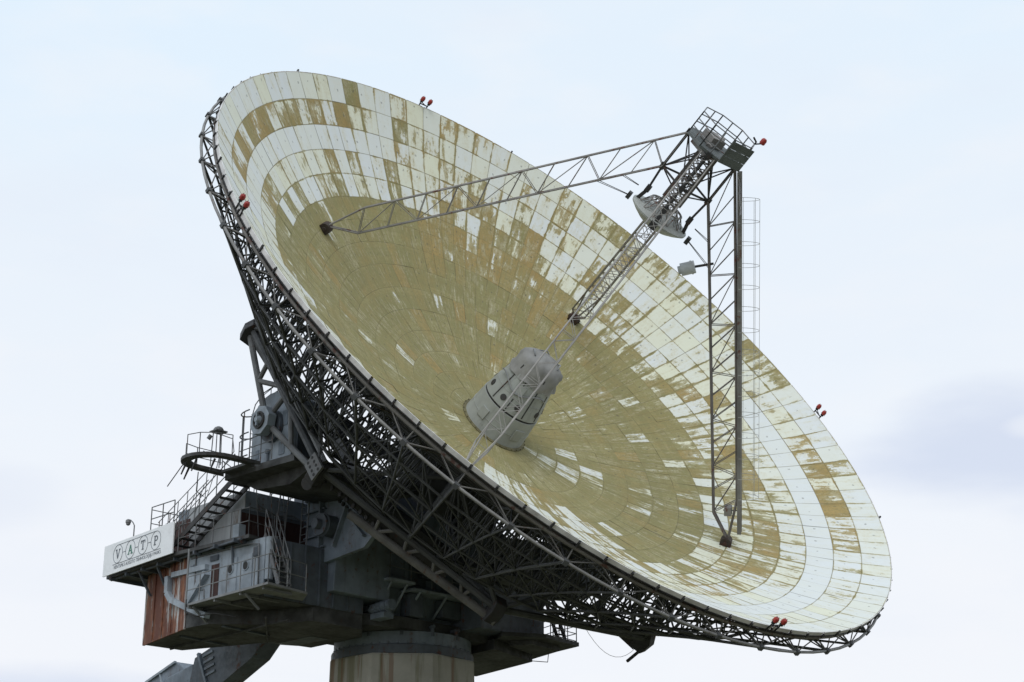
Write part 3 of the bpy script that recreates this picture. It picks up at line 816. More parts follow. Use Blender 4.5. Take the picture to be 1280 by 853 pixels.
for k in range(5):
    mb = MB(); mb.box((-.7 + .3 * k, -.6 + .1 * k, 14.2), (-.5 + .3 * k, .5, 14.44)); mb.build('deck_beam', M_leg, plat, bevel=.02)
mb = MB(); mb.tube((-.6, -.3, 14.57), (.5, .4, 14.85), .12, 8); mb.build('drive_tube', M_leg, plat)
mb = MB(); mb.box((-.5, -.2, 14.57), (.2, .5, 14.95)); mb.build('equipment_box', M_leg, plat, bevel=.02)
for x in (-.15, .25, .5):
    mb = MB(); mb.path([P(1.2, 215 + 12 * x, 14.5) + Vector((.1 * math.sin(t * 1.7 + x * 5) * .6, 0, 0)) + (MD.to_3x3().inverted() @ Vector((0, 0, -1))) * (.22 * t) for t in range(10)], .010, 4)
    mb.build('hanging_rope', M_rope, plat)

# ------------------------------------------------------------------ caged ladder and channel on the right leg
lad = child_thing('caged_ladder', 'long wire-caged ladder on a grey channel along the right feed leg', 'ladder')
AZ = 225; T = P(1, AZ + 90, 0)
Lt, Lb = P(1.33, AZ, 14.42), P(10.35, AZ, 2.95); ld = (Lb - Lt).normalized(); outw = P(1, AZ, 0) - ld * P(1, AZ, 0).dot(ld); outw.normalize()
mb = MB(); 
for sgn in (-1, 1): mb.bar(Lt + T * .14 * sgn, Lb + T * .14 * sgn, .05, .16, outw)
mb.bar(Lt - outw * .06, Lb - outw * .06, .24, .03, outw)
for i in range(46):
    c = Lt.lerp(Lb, (i + .5) / 46); mb.tube(c - T * .14 + outw * .05, c + T * .14 + outw * .05, .012, 5)
mb.build('ladder_channel', metal('channel_grey', (.19, .185, .18), .3, .3, .55, (.13, .06, .045)), lad)
mb = MB(); L = (Lb - Lt).length
for i in range(15):
    c = Lt + ld * (1.05 + i * (L - 2.6) / 14)
    mb.path([c + T * .36 * math.cos(rad(q)) + outw * (.10 + .66 * math.sin(rad(q))) for q in range(-10, 191, 20)], .010, 4)
for q in (0, 45, 90, 135, 180):
    o_ = T * .36 * math.cos(rad(q)) + outw * (.10 + .66 * math.sin(rad(q))); mb.tube(Lt + ld * 1.05 + o_, Lt + ld * (L - 1.55) + o_, .010, 4)
mb.build('ladder_cage', M_cage, lad)
mb = MB(); c = Lb - ld * .95 - outw * .45; mb.bar(c - T * .2, c + T * .2, .28, .35, ld); mb.tube(c - outw * .2, c + outw * .5, .03, 5); mb.build('junction_box', M_leg, lad)

# floodlight-like canister hung on the right leg
can = child_thing('grey_canister', 'pale grey cylindrical canister hung on the inner side of the right feed leg', 'canister')
cp = P(2.62, 225, 11.0) - P(.35, 225, 0) + Vector((0, 0, -.55)); ax_ = (P(-.45, 225, 0) + Vector((0, 0, -.55)) + P(.1, 315, 0)).normalized()
mb = MB(); mb.tube(cp, cp + ax_ * .55, .25, 18); mb.tube(cp + ax_ * .10, cp + ax_ * .16, .275, 18); mb.tube(cp + ax_ * .55, cp + ax_ * .66, .16, 12); mb.build('canister_body', M_can, can, smooth='auto')
mb = MB(); mb.tube(cp, P(2.75, 225, 11.0), .05, 6); mb.build('canister_arm', M_steel_dk, can)

# ------------------------------------------------------------------ red beacon pairs
def beacon_pair(az, label, first=[None]):
    a = rad(az); rd = P(1, az, 0); tg = P(1, az + 90, 0)
    M = MD @ Matrix(((tg.x, rd.x, 0, rd.x * 16.02), (tg.y, rd.y, 0, rd.y * 16.02), (0, 0, 1, DEP), (0, 0, 0, 1)))
    if first[0] is None:
        t = thing('beacon_pair', label, 'beacon light', M=M, group='red beacon pairs along the dish rim')
        mb = MB()
        for s in (-1, 1): mb.tube((.22 * s, .02, -.2), (.22 * s, .05, .18), .03, 6); mb.tube((.22 * s, .05, .16), (.22 * s, .05, .24), .07, 8)
        mb.tube((-.22, .05, .08), (.22, .05, .08), .028, 6); mb.tube((-.22, .05, .18), (.1, .05, .08), .02, 6)
        for s in (-1, 1):
            for q in range(4): mb.tube((.22 * s + .12 * math.cos(q * 1.57), .05 + .12 * math.sin(q * 1.57), .23), (.22 * s + .05 * math.cos(q * 1.57), .05 + .05 * math.sin(q * 1.57), .47), .008, 4)
        mb.build('bracket', M_black, t)
        for s in (-1, 1):
            mb = MB(); M4 = Matrix.Translation((.22 * s, .05, .24)) @ Matrix.Diagonal((.84, .84, .84, 1))
            mb.lathe([(.09, 0), (.115, .02), (.12, .14), (.10, .21), (.045, .25)], 14, M=M4); mb.build('red_lamp', M_red, t, smooth='auto')
        first[0] = t
    else:
        t = first[0].copy(); COL.objects.link(t); t.matrix_world = M; t['label'] = label
        for c in list(first[0].children):
            d = c.copy(); COL.objects.link(d); d.parent = t; d.matrix_parent_inverse = c.matrix_parent_inverse
    return t
beacon_pair(90, 'pair of red beacon lamps on the upper rim of the dish above streaked panels')
beacon_pair(0, 'pair of red beacon lamps on the left rim above the dark truss')
beacon_pair(180, 'pair of red beacon lamps on the right rim beside the grey cloud')
beacon_pair(270, 'pair of red beacon lamps on the lowest stretch of the rim')
rd = P(1, 202.5, 0)
sb = thing('beacon_lamp', 'single red beacon lamp on a bracket at the corner of the apex platform', 'beacon light', M=MD @ Matrix.Translation(P(1.22, 202.5, 15.5)))
mb = MB(); mb.tube((0, 0, -.5), (0, 0, .12), .03, 6); mb.tube((0, 0, .0), P(.2, 202.5, .15), .03, 6); mb.tube((0, 0, .1), P(-.2, 202.5, .2), .035, 6); mb.build('bracket', M_black, sb)
mb = MB(); mb.lathe([(.09, 0), (.115, .03), (.115, .18), (.07, .25)], 12, M=Matrix.Translation(P(.22, 202.5, .14))); mb.build('red_lamp', M_red, sb, smooth='auto')

# ------------------------------------------------------------------ ALIDADE (turning cabin block on the tower)
ali = thing('alidade', 'grey blue turning cabin block with rusty flanks between the concrete tower and the dish', 'turret', loc=(0, 0, 0))
# central body
mb = MB(); mb.prism([(-3, -2.2), (3, -2.2), (3, 2.0), (-3, 2.0)], 2, 15.75, 20.2); mb.build('central_body', M_blue, ali, bevel=.03)
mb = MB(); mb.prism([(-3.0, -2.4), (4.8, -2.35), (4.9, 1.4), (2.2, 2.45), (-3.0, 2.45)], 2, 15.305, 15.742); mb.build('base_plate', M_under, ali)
# small pale panels, ledge and stays on the front of the body
for y0, y1 in ((.55, .95), (1.02, 1.45), (1.55, 1.9)):
    mb = MB(); mb.box((3.003, y0, 15.95), (3.12, y1, 16.95)); mb.build('wall_panel', M_bluelt, ali, bevel=.015)
for (lo_, hi_), xs_ in ((((2.0, 2.003, 16.95), (3.35, 3.0, 17.05)), (3.1, 2.3)), (((-1.4, 2.003, 16.75), (1.98, 2.9, 16.85)), (1.6, .2)), (((3.003, .4, 17.0), (3.3, 1.98, 17.08)), ())):
    mb = MB(); mb.box(lo_, hi_)
    for x in xs_: mb.tube((x, 2.85, hi_[2] - .1), (x, 2.02, 15.95), .05, 6)
    mb.build('ledge', M_bluelt, ali)
mb = MB(); rail(mb, [(3.25, .5, 17.05), (3.25, 2.9, 17.05), (-1.2, 2.85, 16.85)], 1.0, (.5, 1), 1.1, .02); mb.build('ledge_rail', M_rail, ali)
mb = MB(); mb.prism([(-.75, 16.0), (.15, 16.0), (.15, 17.9), (-.3, 18.2), (-.75, 18.2)], 0, 3.003, 3.05); mb.build('cabin_door', M_brown, ali, bevel=.01)
for y, z in ((-1.2, 16.4), (2.2, 15.9)):
    mb = MB(); mb.tube((3.35, y - .1, z), (3.35, y + 1.0, z + .05), .22, 14); mb.tube((3.35, y - .3, z), (3.35, y - .1, z), .14, 12)
    for q in (.15, .45, .75): mb.tube((3.35, y + q, z), (3.35, y + q + .05, z), .245, 14)
    mb.box((3.1, y, z - .45), (3.6, y + .8, z - .24))
    mb.build('drive_motor', M_blue, ali, smooth='auto')
for lo_, hi_ in (((3.05, -1.95, 17.6), (3.4, -1.6, 19.0)), ((.2, 2.003, 17.5), (1.0, 2.3, 19.2)), ((-.9, 2.003, 16.0), (.1, 2.5, 16.7)), ((1.2, 2.003, 15.8), (1.9, 2.6, 16.7))):
    mb = MB(); mb.box(lo_, hi_); mb.build('switch_cabinet', M_bluedk, ali, bevel=.02)

# left wing, lower box with the rusty flank
WTOP = 17.855
WB = [(8.2, -6.42), (9.0, -2.4), (8.75, 2.2), (4.0, 2.2), (3.003, 1.0), (3.003, -2.2), (4.9, -2.36), (5.7, -4.5), (6.4, -6.35)]
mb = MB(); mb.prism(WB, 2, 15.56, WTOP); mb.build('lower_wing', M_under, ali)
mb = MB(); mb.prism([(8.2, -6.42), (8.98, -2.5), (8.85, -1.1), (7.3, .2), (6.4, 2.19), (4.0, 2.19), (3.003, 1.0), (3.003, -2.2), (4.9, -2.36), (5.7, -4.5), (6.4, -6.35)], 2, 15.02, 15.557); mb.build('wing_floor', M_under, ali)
def panel_between(p, q, z0, z1, t=.03, out=None):
    """thin plate on the wall line p->q (x,y), standing proud of it"""
    p = Vector((*p, 0)); q = Vector((*q, 0)); n = Vector((q.y - p.y, p.x - q.x, 0)).normalized()
    if out is not None and n.dot(Vector(out)) < 0: n = -n
    m = MB(); i0 = 0
    m.bar(p + n * (t / 2 + .002) + Vector((0, 0, (z0 + z1) / 2)), q + n * (t / 2 + .002) + Vector((0, 0, (z0 + z1) / 2)), t, z1 - z0, (0, 0, 1))
    return m
panel_between((8.2, -6.42), (9.0, -2.4), 15.03, 17.84, .03, (1, 0, 0)).build('rusty_flank', M_rustbox, ali)
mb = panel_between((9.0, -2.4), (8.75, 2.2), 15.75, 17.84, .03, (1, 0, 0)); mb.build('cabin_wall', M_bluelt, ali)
mb = panel_between((8.75, 2.2), (4.0, 2.2), 15.6, 17.84, .03, (0, 1, 0)); mb.build('cabin_wall', M_bluedk, ali)  # shade below the dish overhang put into this wall's darker paint
for y in (-.15, .75):        # doors with round portholes on the balcony
    mb = MB(); mb.bar((8.90 - y * .05, y + .05, 16.58), (8.90 - y * .05 - .03, y + .78, 16.58), .05, 1.5)
    mb.build('cabin_door', M_bluelt, ali, bevel=.02)
for y in (.27, 1.17):
    mb = MB(); xx = 8.93 - y * .05
    mb.tube((xx - .02, y, 16.9), (xx + .012, y, 16.9), .17, 18); mb.build('port_hole', M_black, ali)
    mb = MB(); mb.ring((xx + .01, y, 16.9), (0, 1, 0), (0, 0, 1), .18, .025, 20, 6); mb.build('port_frame', M_bluelt, ali)
mb = MB(); mb.bar((8.93, -1.1, 16.5), (8.92, -.45, 16.5), .05, 1.5); mb.build('rusty_hatch', M_brown, ali)
mb = MB(); mb.bar((8.95, -1.7, 16.7), (8.94, -1.45, 16.7), .04, 1.0); mb.build('narrow_hatch', M_rustbox, ali)
mb = MB()                    # pale bent bracket on the rusty flank
pts = [(8.86, -3.95, 17.3), (8.86, -3.92, 16.65), (8.88, -3.6, 16.32), (8.98, -2.1, 15.72), (9.05, -.9, 15.28)]
for a, b in zip(pts, pts[1:]): mb.bar(a, b, .22, .26, (1, 0, 0))
mb.bar((9.0, -2.25, 15.98), (9.1, -1.05, 16.95), .2, .24, (1, 0, 0)); mb.bar((8.9, -3.6, 17.3), (9.05, -1.1, 17.2), .2, .18, (1, 0, 0))
mb.build('bent_bracket', M_bluelt, ali)
mb = MB()
for x0, y0, z0, x1, y1, z1 in ((8.2, -6.44, 15.0, 9.0, -2.42, 15.0),):
    mb.bar((x0, y0, z0 + .02), (x1, y1, z1 + .02), .07, .07)
mb.bar((8.205, -6.44, 15.0), (8.205, -6.44, 17.3), .07, .07)
mb.build('corner_angle', M_rustbox, ali)
mb = MB(); mb.tube((7.2, -6.0, 14.93), (7.4, 2.0, 14.93), .05, 6); mb.tube((5.2, -2.2, 14.95), (8.3, 1.8, 14.93), .04, 6)
mb.build('pipe_run', M_under, ali)

for x in (8.3, 7.6, 6.9, 6.2, 5.5, 4.8):
    mb = MB(); mb.bar((x, 2.255, 15.65), (x, 2.255, 17.8), .06, .07, (0, 1, 0)); mb.build('wall_stiffener', M_bluedk, ali)
for y0, z0, w, h in ((1.75, 17.35, .3, .35), (-2.1, 17.3, .35, .3), (-.75, 17.5, .5, .2)):
    xo = 8.985 if y0 < -1.5 else 8.9 - .05 * y0 + .03
    mb = MB(); mb.box((xo - .02, y0 - w / 2, z0 - h / 2), (xo + .03, y0 + w / 2, z0 + h / 2))
    for q in range(4): mb.box((xo + .031, y0 - w / 2 + .02, z0 - h / 2 + .03 + q * h / 4.4), (xo + .045, y0 + w / 2 - .02, z0 - h / 2 + .055 + q * h / 4.4))
    mb.build('vent_grille', M_bluedk, ali)
for pts in ([(9.02, -2.2, 17.7), (8.95, -.2, 17.72), (8.93, 1.3, 17.7), (8.88, 1.95, 17.6), (8.86, 2.0, 15.8)], [(9.03, -1.9, 17.8), (9.0, -1.9, 16.4), (8.97, -1.3, 16.35), (8.97, -1.25, 15.8)],
            [(3.06, -1.4, 20.0), (3.06, -1.4, 18.4), (3.06, .2, 18.35), (3.06, .3, 16.9)], [(3.06, 1.2, 20.0), (3.06, 1.15, 17.2)]):
    mb = MB(); mb.path(pts, .035, 6); mb.build('conduit', M_rail, ali, smooth=True)
mb = MB()                    # plate joints with bolt rows on the flanks of the body
for y in (-1.1, .45): mb.bar((3.012, y, 15.8), (3.012, y, 20.1), .07, .02, (1, 0, 0))
for x in (-1.6, .1, 1.7): mb.bar((x, 2.012, 16.9), (x, 2.012, 20.1), .07, .02, (0, 1, 0))
mb.bar((3.012, -2.1, 18.9), (3.012, 1.9, 18.9), .02, .07); mb.bar((-2.9, 2.012, 18.6), (2.9, 2.012, 18.6), .02, .07)
mb.build('plate_joint', M_blue, ali)
for y in (-5.5, -4.6, -3.7):
    xo = 8.2 + (y + 6.42) * .2
    mb = MB(); mb.bar((xo + .05, y, 15.06), (xo + .05, y, 17.8), .05, .05, (1, 0, 0)); mb.build('flank_rib', M_rustbox, ali)
mb = MB()
for s_ in (0, .42): mb.tube((6.55, 1.35 + s_, 17.4), (6.45, 1.35 + s_, 20.0), .028, 5)
for q in range(9): mb.tube((6.54 - .01 * q, 1.35, 17.6 + .28 * q), (6.54 - .01 * q, 1.77, 17.6 + .28 * q), .016, 4)
mb.build('rung_ladder', M_rail, ali)
mb = MB(); rail(mb, [(7.9, .1, 20.12), (5.3, .1, 20.12), (5.2, -2.4, 20.12)], .95, (.5, 1), 1.1, .02); mb.build('roof_railing', M_rail, ali)
for x, y in ((-2.2, 2.0), (.6, 2.0)):
    mb = MB(); mb.box((x, 2.003, 17.2), (x + .9, 2.03, 18.4)); mb.build('wall_panel', M_bluedk, ali, bevel=.01)
# cable trays under the wing and a row of pipes beside the ring
for y in (-4.0, -1.2):
    mb = MB(); mb.bar((5.9, y, 14.98), (8.3, y + .3, 14.98), .16, .06); mb.build('cable_tray', M_bluedk, ali)
for a in (20, 48, 74, 100):
    c_, s_ = math.cos(rad(a)), math.sin(rad(a))
    mb = MB(); mb.tube((2.75 * c_, 2.75 * s_, 15.12), (2.75 * c_, 2.75 * s_, 15.55), .09, 8); mb.tube((2.9 * c_, 2.9 * s_, 15.5), (2.3 * c_, 2.3 * s_, 15.5), .07, 8); mb.build('roller_bracket', M_bluedk, ali)

# lower balcony round the porthole doors
LBP = [(8.96, -1.75), (9.60, -1.65), (9.72, 3.75), (7.60, 3.35), (7.0, 2.3), (8.80, 2.3)]
bal = thing('lower_balcony', 'railed steel balcony below the porthole doors of the cabin', 'balcony', loc=(9.2, 1, 15.7))
bal_i = Matrix.Translation((-9.2, -1, -15.7))
def loc_build(mb, name, mat, par, inv, **kw):
    mb.v = [inv @ Vector(v) for v in mb.v]; return mb.build(name, mat, par, **kw)
mb = MB(); mb.prism(LBP, 2, 15.66, 15.745); loc_build(mb, 'floor_plate', M_galv, bal, bal_i)
mb = MB(); rail(mb, [(9.57, -1.6, 15.745), (9.68, 3.7, 15.745), (7.65, 3.3, 15.745)], 1.05, (.5, 1.0), .95, .024); mb.tube((9.57, -1.6, 15.5), (9.57, -1.6, 17.9), .04, 8); loc_build(mb, 'railing', M_galv, bal, bal_i)
mb = MB()
for y in (-1.4, .3, 1.9, 3.3): mb.bar((9.6, y, 15.61), (7.8 if y < 2.4 else 8.3, y, 15.58), .08, .10)
for y in (-1.2, 2.1): mb.bar((9.5, y, 15.6), (8.85, y, 15.1), .07, .07)
loc_build(mb, 'floor_bracket', M_galv, bal, bal_i)
mb = MB(); mb.path([(9.62, -1.5, 15.9), (9.66, -1.45, 15.4), (9.5, -.9, 15.2), (9.2, -.2, 15.25), (8.9, .8, 15.0)], .03, 6); loc_build(mb, 'drain_pipe', M_steel_dk, bal, bal_i, smooth=True)

# steep steps between the lower balcony and the walkway, right of the doors
def steps(name, label, a, b, w, across, n, mat, cat='stairs'):
    a = Vector(a); b = Vector(b); ac = Vector(across).normalized(); base = a.copy(); inv = Matrix.Translation(-base)
    t = thing(name, label, cat, loc=base)
    mb = MB()
    for s in (-1, 1): mb.bar(a + ac * w / 2 * s, b + ac * w / 2 * s, .05, .22)
    loc_build(mb, 'stringer', mat, t, inv)
    mb = MB(); d = b - a; run = Vector((d.x, d.y, 0)).normalized()
    for i in range(n):
        c = a.lerp(b, (i + .5) / n); mb.bar(c - ac * w / 2, c + ac * w / 2, .24, .035)
    loc_build(mb, 'tread', mat, t, inv)
    mb = MB()
    for s in (-1, 1):
        q = ac * w / 2 * s
        for i in range(5):
            c = a.lerp(b, i / 4) + q; mb.tube(c, c + Vector((0, 0, 1.0)), .022, 5)
        for h in (.5, 1.0): mb.tube(a + q + Vector((0, 0, h)), b + q + Vector((0, 0, h)), .022, 5)
    loc_build(mb, 'handrail', M_rail, t, inv)
    return t
steps('steep_steps', 'steep grey steps from the lower balcony up to the walkway by the dark wall', (8.75, 3.45, 15.76), (8.30, 1.85, 18.0), .62, (1, .2, 0), 9, M_rail)

# upper wing: walkway slab, streaked box, brown end wall, sign ledge
SL = [(9.05, -8.25), (9.45, -2.75), (9.12, 1.62), (7.6, 1.3), (6.0, 1.3), (5.2, -3.0), (7.0, -8.25)]
mb = MB(); mb.prism(SL, 2, 17.86, 18.0); mb.build('walkway_slab', M_under, ali)
mb = MB()
for y in (-7.8, -6.6, -5.4, -4.2, -3.0, -1.6, -.2, 1.1): mb.bar((9.15 + .07 * (y + 8) * .5, y, 17.8), (7.1 if y < -3 else 6.0, y, 17.78), .09, .14)
for y in (-5.9, -4.6, -2.2, .4): mb.bar((9.0, y, 17.8), (8.3 + (y + 7) * .08, y, 16.9), .08, .08)
mb.tube((8.9, -8.1, 17.82), (9.3, 1.4, 17.82), .05, 6)
mb.build('slab_bracket', M_bluedk, ali)
mb = MB(); mb.prism([(8.5, -6.2), (8.55, .25), (5.0, .25), (5.0, -3.0), (6.6, -6.2)], 2, 18.003, 19.35); mb.build('upper_box', M_bluedk, ali)
mb = MB(); mb.prism([(8.3, -4.4), (8.35, .22), (5.02, .22), (5.02, -3.0), (5.8, -4.4)], 2, 19.353, 20.12); mb.build('upper_box', M_blue, ali, bevel=.02)
panel_between((8.5, -3.2), (8.55, .25), 18.02, 19.34, .025, (1, 0, 0)).build('streaked_wall', M_streak, ali)
panel_between((8.3, -3.6), (8.35, .22), 19.36, 20.11, .025, (1, 0, 0)).build('streaked_wall', M_streak, ali)
panel_between((8.5, -6.2), (8.5, -3.22), 18.02, 19.6, .03, (1, 0, 0)).build('red_parapet', M_brown, ali)
panel_between((8.53, .25), (5.02, .25), 18.02, 19.2, .02, (0, 1, 0)).build('brown_wall', M_brown, ali)
mb = MB(); rail(mb, [(8.48, -6.1, 19.36), (8.48, -4.45, 19.36)], 1.25, (.2, .6, 1), .85, .026); rail(mb, [(8.48, -6.1, 19.36), (6.7, -6.1, 19.36)], 1.15, (.5, 1), .9, .022); rail(mb, [(6.7, -6.1, 19.36), (6.0, -4.5, 19.36)], 1.1, (.5, 1), 1.2, .022)
mb.build('roof_railing', M_rail, ali)
mb = MB(); rail(mb, [(9.42, -2.6, 18.0), (9.10, 1.55, 18.0), (7.7, 1.25, 18.0)], 1.05, (.5, 1), 1.0, .022); mb.build('walkway_railing', M_rail, ali)
mb = MB(); mb.box((8.62, .32, 18.02), (8.95, .70, 18.6)); mb.build('switch_cabinet', M_bluelt, ali, bevel=.02)
mb = MB(); mb.tube((8.7, 2.4, 16.2), (8.7, 2.4, 17.8), .16, 12); mb.build('round_duct', M_bluelt, ali, smooth='auto')
mb = MB()                    # clutter against the brown wall
for x in (7.9, 7.2, 6.6): mb.tube((x, .6, 17.9), (x + .1, .4, 20.2), .022, 5)
mb.tube((7.6, 1.2, 18.0), (6.9, .5, 20.25), .03, 5); mb.tube((7.2, 1.2, 18), (6.5, .5, 20.25), .03, 5)
for i in range(8): mb.tube((7.6 - .0875 * i, 1.2 - .0875 * i, 18.0 + .28 * i), (7.2 - .0875 * i, 1.2 - .0875 * i, 18.0 + .28 * i), .015, 4)
mb.path([(7.9, .35, 19.6), (7.0, .4, 19.3), (6.2, .4, 19.45), (5.4, .4, 19.2)], .03, 5)
rail(mb, [(8.2, .2, 20.12), (5.2, .2, 20.12)], .5, (1,), 1.0, .02)
mb.build('pipe_run', M_rail, ali)

# tower leg under the left bearing: ribbed blue plate box with the pinion drum
LEGP = [(1.05, 20.1), (2.9, 20.1), (3.3, 19.6), (5.2, 17.95), (4.6, 17.5), (2.05, 17.3), (1.0, 17.4)]
mb = MB(); mb.prism(LEGP, 0, 5.8, 6.0); lpm = mb; nf = len(mb.f)
mb = MB(); mb.prism([(1.05, 16.2), (2.6, 16.2), (2.9, 20.09), (1.05, 20.09)], 0, 3.003, 5.797); mb.build('bearing_leg', M_blue, ali, bevel=.03)
mb = MB(); mb.box((-4.2, -2.2, 20.203), (4.2, -.35, 22.3)); mb.build('rear_yoke', M_bluedk, ali, bevel=.03)
mb = MB()
for z in (17.9, 18.4, 18.9, 19.4, 19.9): mb.bar((6.002, 1.05, z), (6.002, 2.3 , z + .03), .28, .05)
mb.bar((6.1, 2.1, 17.4), (6.1, 2.1, 20.1), .08, .25, (1, 0, 0)); mb.bar((6.1, 2.9, 17.8), (6.1, 3.6, 19.2), .08, .2, (1, 0, 0)); mb.bar((6.1, 4.0, 18.6), (6.1, 4.7, 17.9), .08, .2, (1, 0, 0))
mb.build('stiffener', M_blue, ali)
mb = lpm
for k in range(11):
    f = k / 10; mb.tube((6.003, 2.9 + 2.1 * f, 19.75 - 1.75 * f), (6.06, 2.9 + 2.1 * f, 19.75 - 1.75 * f), .09, 8)
po_ = mb.build('leg_plate', [M_blue, M_black], ali)
for f in po_.data.polygons[nf:]: f.material_index = 1
mb = MB(); mb.tube((6.02, 2.75, 18.6), (6.7, 2.75, 18.6), .42, 24); mb.tube((6.7, 2.75, 18.6), (6.95, 2.75, 18.6), .20, 16); mb.ring((6.55, 2.75, 18.6), (0, 1, 0), (0, 0, 1), .43, .04, 24, 6); mb.build('pinion_drum', M_bluedk, ali, smooth='auto')
# inner brace from the leg to the body
mb = MB(); mb.bar((4.4, 1.6, 19.3), (3.0, 1.4, 18.8), .8, .9); mb.build('leg_brace', M_bluedk, ali)

# bearing deck, house (left) and the hidden right twin
def bearing_side(s):
    poly = [(9.75, .75), (9.72, 2.05), (9.55, 4.75), (6.9, 4.75), (5.2, 3.4), (4.6, 1.1), (7.3, .75)]
    mb = MB(); mb.prism([(x * s, y) for x, y in poly], 2, 20.12, 20.38); mb.build('bearing_deck', M_under, ali)
    mb = MB(); mb.prism([(4.78, 20.115), (.9, 20.115), (1.6, 19.75), (3.7, 19.55), (4.78, 19.9)], 0, 5.4 * s, 8.9 * s); mb.build('deck_girder', M_under, ali)
    arc = [(1.80, 20.385), (4.27, 20.385), (4.27, 22.3)] + [(3.03 + 1.235 * math.cos(rad(q)), 22.25 + .95 * math.sin(rad(q))) for q in (0, 20, 40, 60, 80, 100, 120, 140, 160, 180)]
    arc = arc[:2] + arc[3:]
    mb = MB(); mb.prism(arc, 0, 7.9 * s, 9.35 * s); mb.build('bearing_house', M_bluelt, ali, bevel=.02)
    mb = MB(); mb.tube((9.352 * s, 3.15, 21.8), (9.52 * s, 3.15, 21.8), .62, 24); mb.build('bearing_boss', M_bluedk, ali, smooth='auto')
    for y, z, w, h in ((3.85, 22.0, .3, .6), (2.2, 20.9, .2, .35), (3.7, 20.85, .35, .5)):
        mb = MB(); mb.box((9.353 * s, y - w / 2, z - h / 2), (9.375 * s, y + w / 2, z + h / 2)); mb.build('inspection_cover', M_blue, ali, bevel=.008)
    mb = MB()
    mb.tube((9.4 * s, 2.9, 20.4), (9.4 * s, 2.9, 20.8), .05, 8); mb.tube((9.4 * s, 2.9, 20.8), (9.4 * s, 2.9, 20.95), .09, 8)
    mb.build('vent_pipe', M_blue, ali)
    mb = MB(); mb.box((7.95 * s, 4.273, 20.5), (9.1 * s, 4.32, 22.0)); mb.build('side_plate', M_bluedk, ali)
bearing_side(1)
mb = MB(); mb.prism([(-9.0, 1.0), (-8.6, 3.6), (-6.6, 3.6), (-5.4, 2.6), (-3.0, 2.0), (-3.0, -1.0), (-6, -.4)], 2, 18.2, 20.0); mb.build('bearing_leg', M_bluedk, ali)
mb = MB(); mb.prism([(2.08, 20.0), (4.0, 20.0)] + [(3.05 + .97 * math.cos(rad(q)), 22.1 + .9 * math.sin(rad(q))) for q in (0, 30, 60, 90, 120, 150, 180)], 0, -7.9, -9.3); mb.build('bearing_house', M_bluedk, ali)

# house ladder cage and deck rail
mb = MB()
for z in (20.95, 21.85, 22.75):
    mb.path([(9.2 + .34 * math.cos(rad(q)), 1.74 - .80 * math.sin(rad(q)), z) for q in range(-5, 186, 19)], .028, 5)
for q in (20, 90, 160): mb.tube((9.2 + .34 * math.cos(rad(q)), 1.74 - .80 * math.sin(rad(q)), 20.95), (9.2 + .34 * math.cos(rad(q)), 1.74 - .80 * math.sin(rad(q)), 22.75), .025, 5)
for x in (9.02, 9.38): mb.path([(x, 1.72, 20.4), (x, 1.72, 22.4), (x, 1.95, 22.95), (x, 2.45, 23.3), (x, 3.05, 23.42)], .022, 5)
for i in range(9): mb.tube((9.02, 1.72, 20.6 + .25 * i), (9.38, 1.72, 20.6 + .25 * i), .013, 4)
lc = thing('house_ladder', 'hooped ladder up the round-topped bearing house', 'ladder', loc=(9.2, 1.98, 20.4)); loc_build(mb, 'ladder_cage', M_rail, lc, Matrix.Translation((-9.2, -1.98, -20.4)))
mb = MB(); rail(mb, [(9.4, 3.35, 23.2), (8.1, 3.35, 23.2)], .45, (1,), .8, .018); rail(mb, [(9.3, 2.3, 22.9), (9.3, 3.3, 23.2), (9.3, 4.2, 22.95)], .35, (1,), .5, .018); mb.build('roof_railing', M_rail, ali)
mb = MB(); rail(mb, [(9.70, 1.5, 20.38), (9.72, 3.6, 20.38)], 1.1, (.33, .66, 1), .7, .022); mb.build('deck_railing', M_rail, ali)

# half-round balcony hanging out from the bearing deck
rb = thing('round_balcony', 'ring-shaped balcony with an open middle, left of the bearing house', 'balcony', loc=(11.0, 1.75, 20.3))
ri_ = Matrix.Translation((-11.0, -1.75, -20.3))
mb = MB()
RBp = []
c = Vector((11.05, 1.85, 0))
outer = [(c.x + 1.25 * math.cos(rad(q)), c.y + 1.15 * math.sin(rad(q))) for q in range(-90, 91, 15)]
inner = [(c.x + .88 * math.cos(rad(q)), c.y + .80 * math.sin(rad(q))) for q in range(-90, 91, 15)]
outer = [(9.77, .70)] + outer + [(9.77, 3.0)]; inner = [(10.15, 1.05)] + inner + [(10.15, 2.65)]
i0 = len(mb.v); n = len(outer)
for z in (20.27, 20.40):
    mb.v += [Vector((x, y, z)) for x, y in outer] + [Vector((x, y, z)) for x, y in inner]
for k in range(n - 1):
    mb.f += [(k, n + k, n + k + 1, k + 1), (2 * n + k, 2 * n + k + 1, 3 * n + k + 1, 3 * n + k), (k, k + 1, 2 * n + k + 1, 2 * n + k), (n + k, 3 * n + k, 3 * n + k + 1, n + k + 1)]
mb.f += [(0, 2 * n, 3 * n, n), (n - 1, 2 * n - 1, 4 * n - 1, 3 * n - 1)]
mb.box((9.77, 1.052, 20.28), (10.14, 2.648, 20.38))
loc_build(mb, 'floor_ring', M_under, rb, ri_)
mb = MB()
ro_pts = [(c.x + 1.22 * math.cos(rad(q)), c.y + 1.12 * math.sin(rad(q)), 20.4) for q in range(-90, 91, 30)]
rail(mb, [(9.9, .74, 20.4)] + ro_pts[:2], .75, (.5, 1), 1.0, .02); loc_build(mb, 'railing', M_rail, rb, ri_); mb = MB(); rail(mb, ro_pts[3:] , .75, (1,), 1.2, .02); loc_build(mb, 'railing', M_rail, rb, ri_); mb = MB()
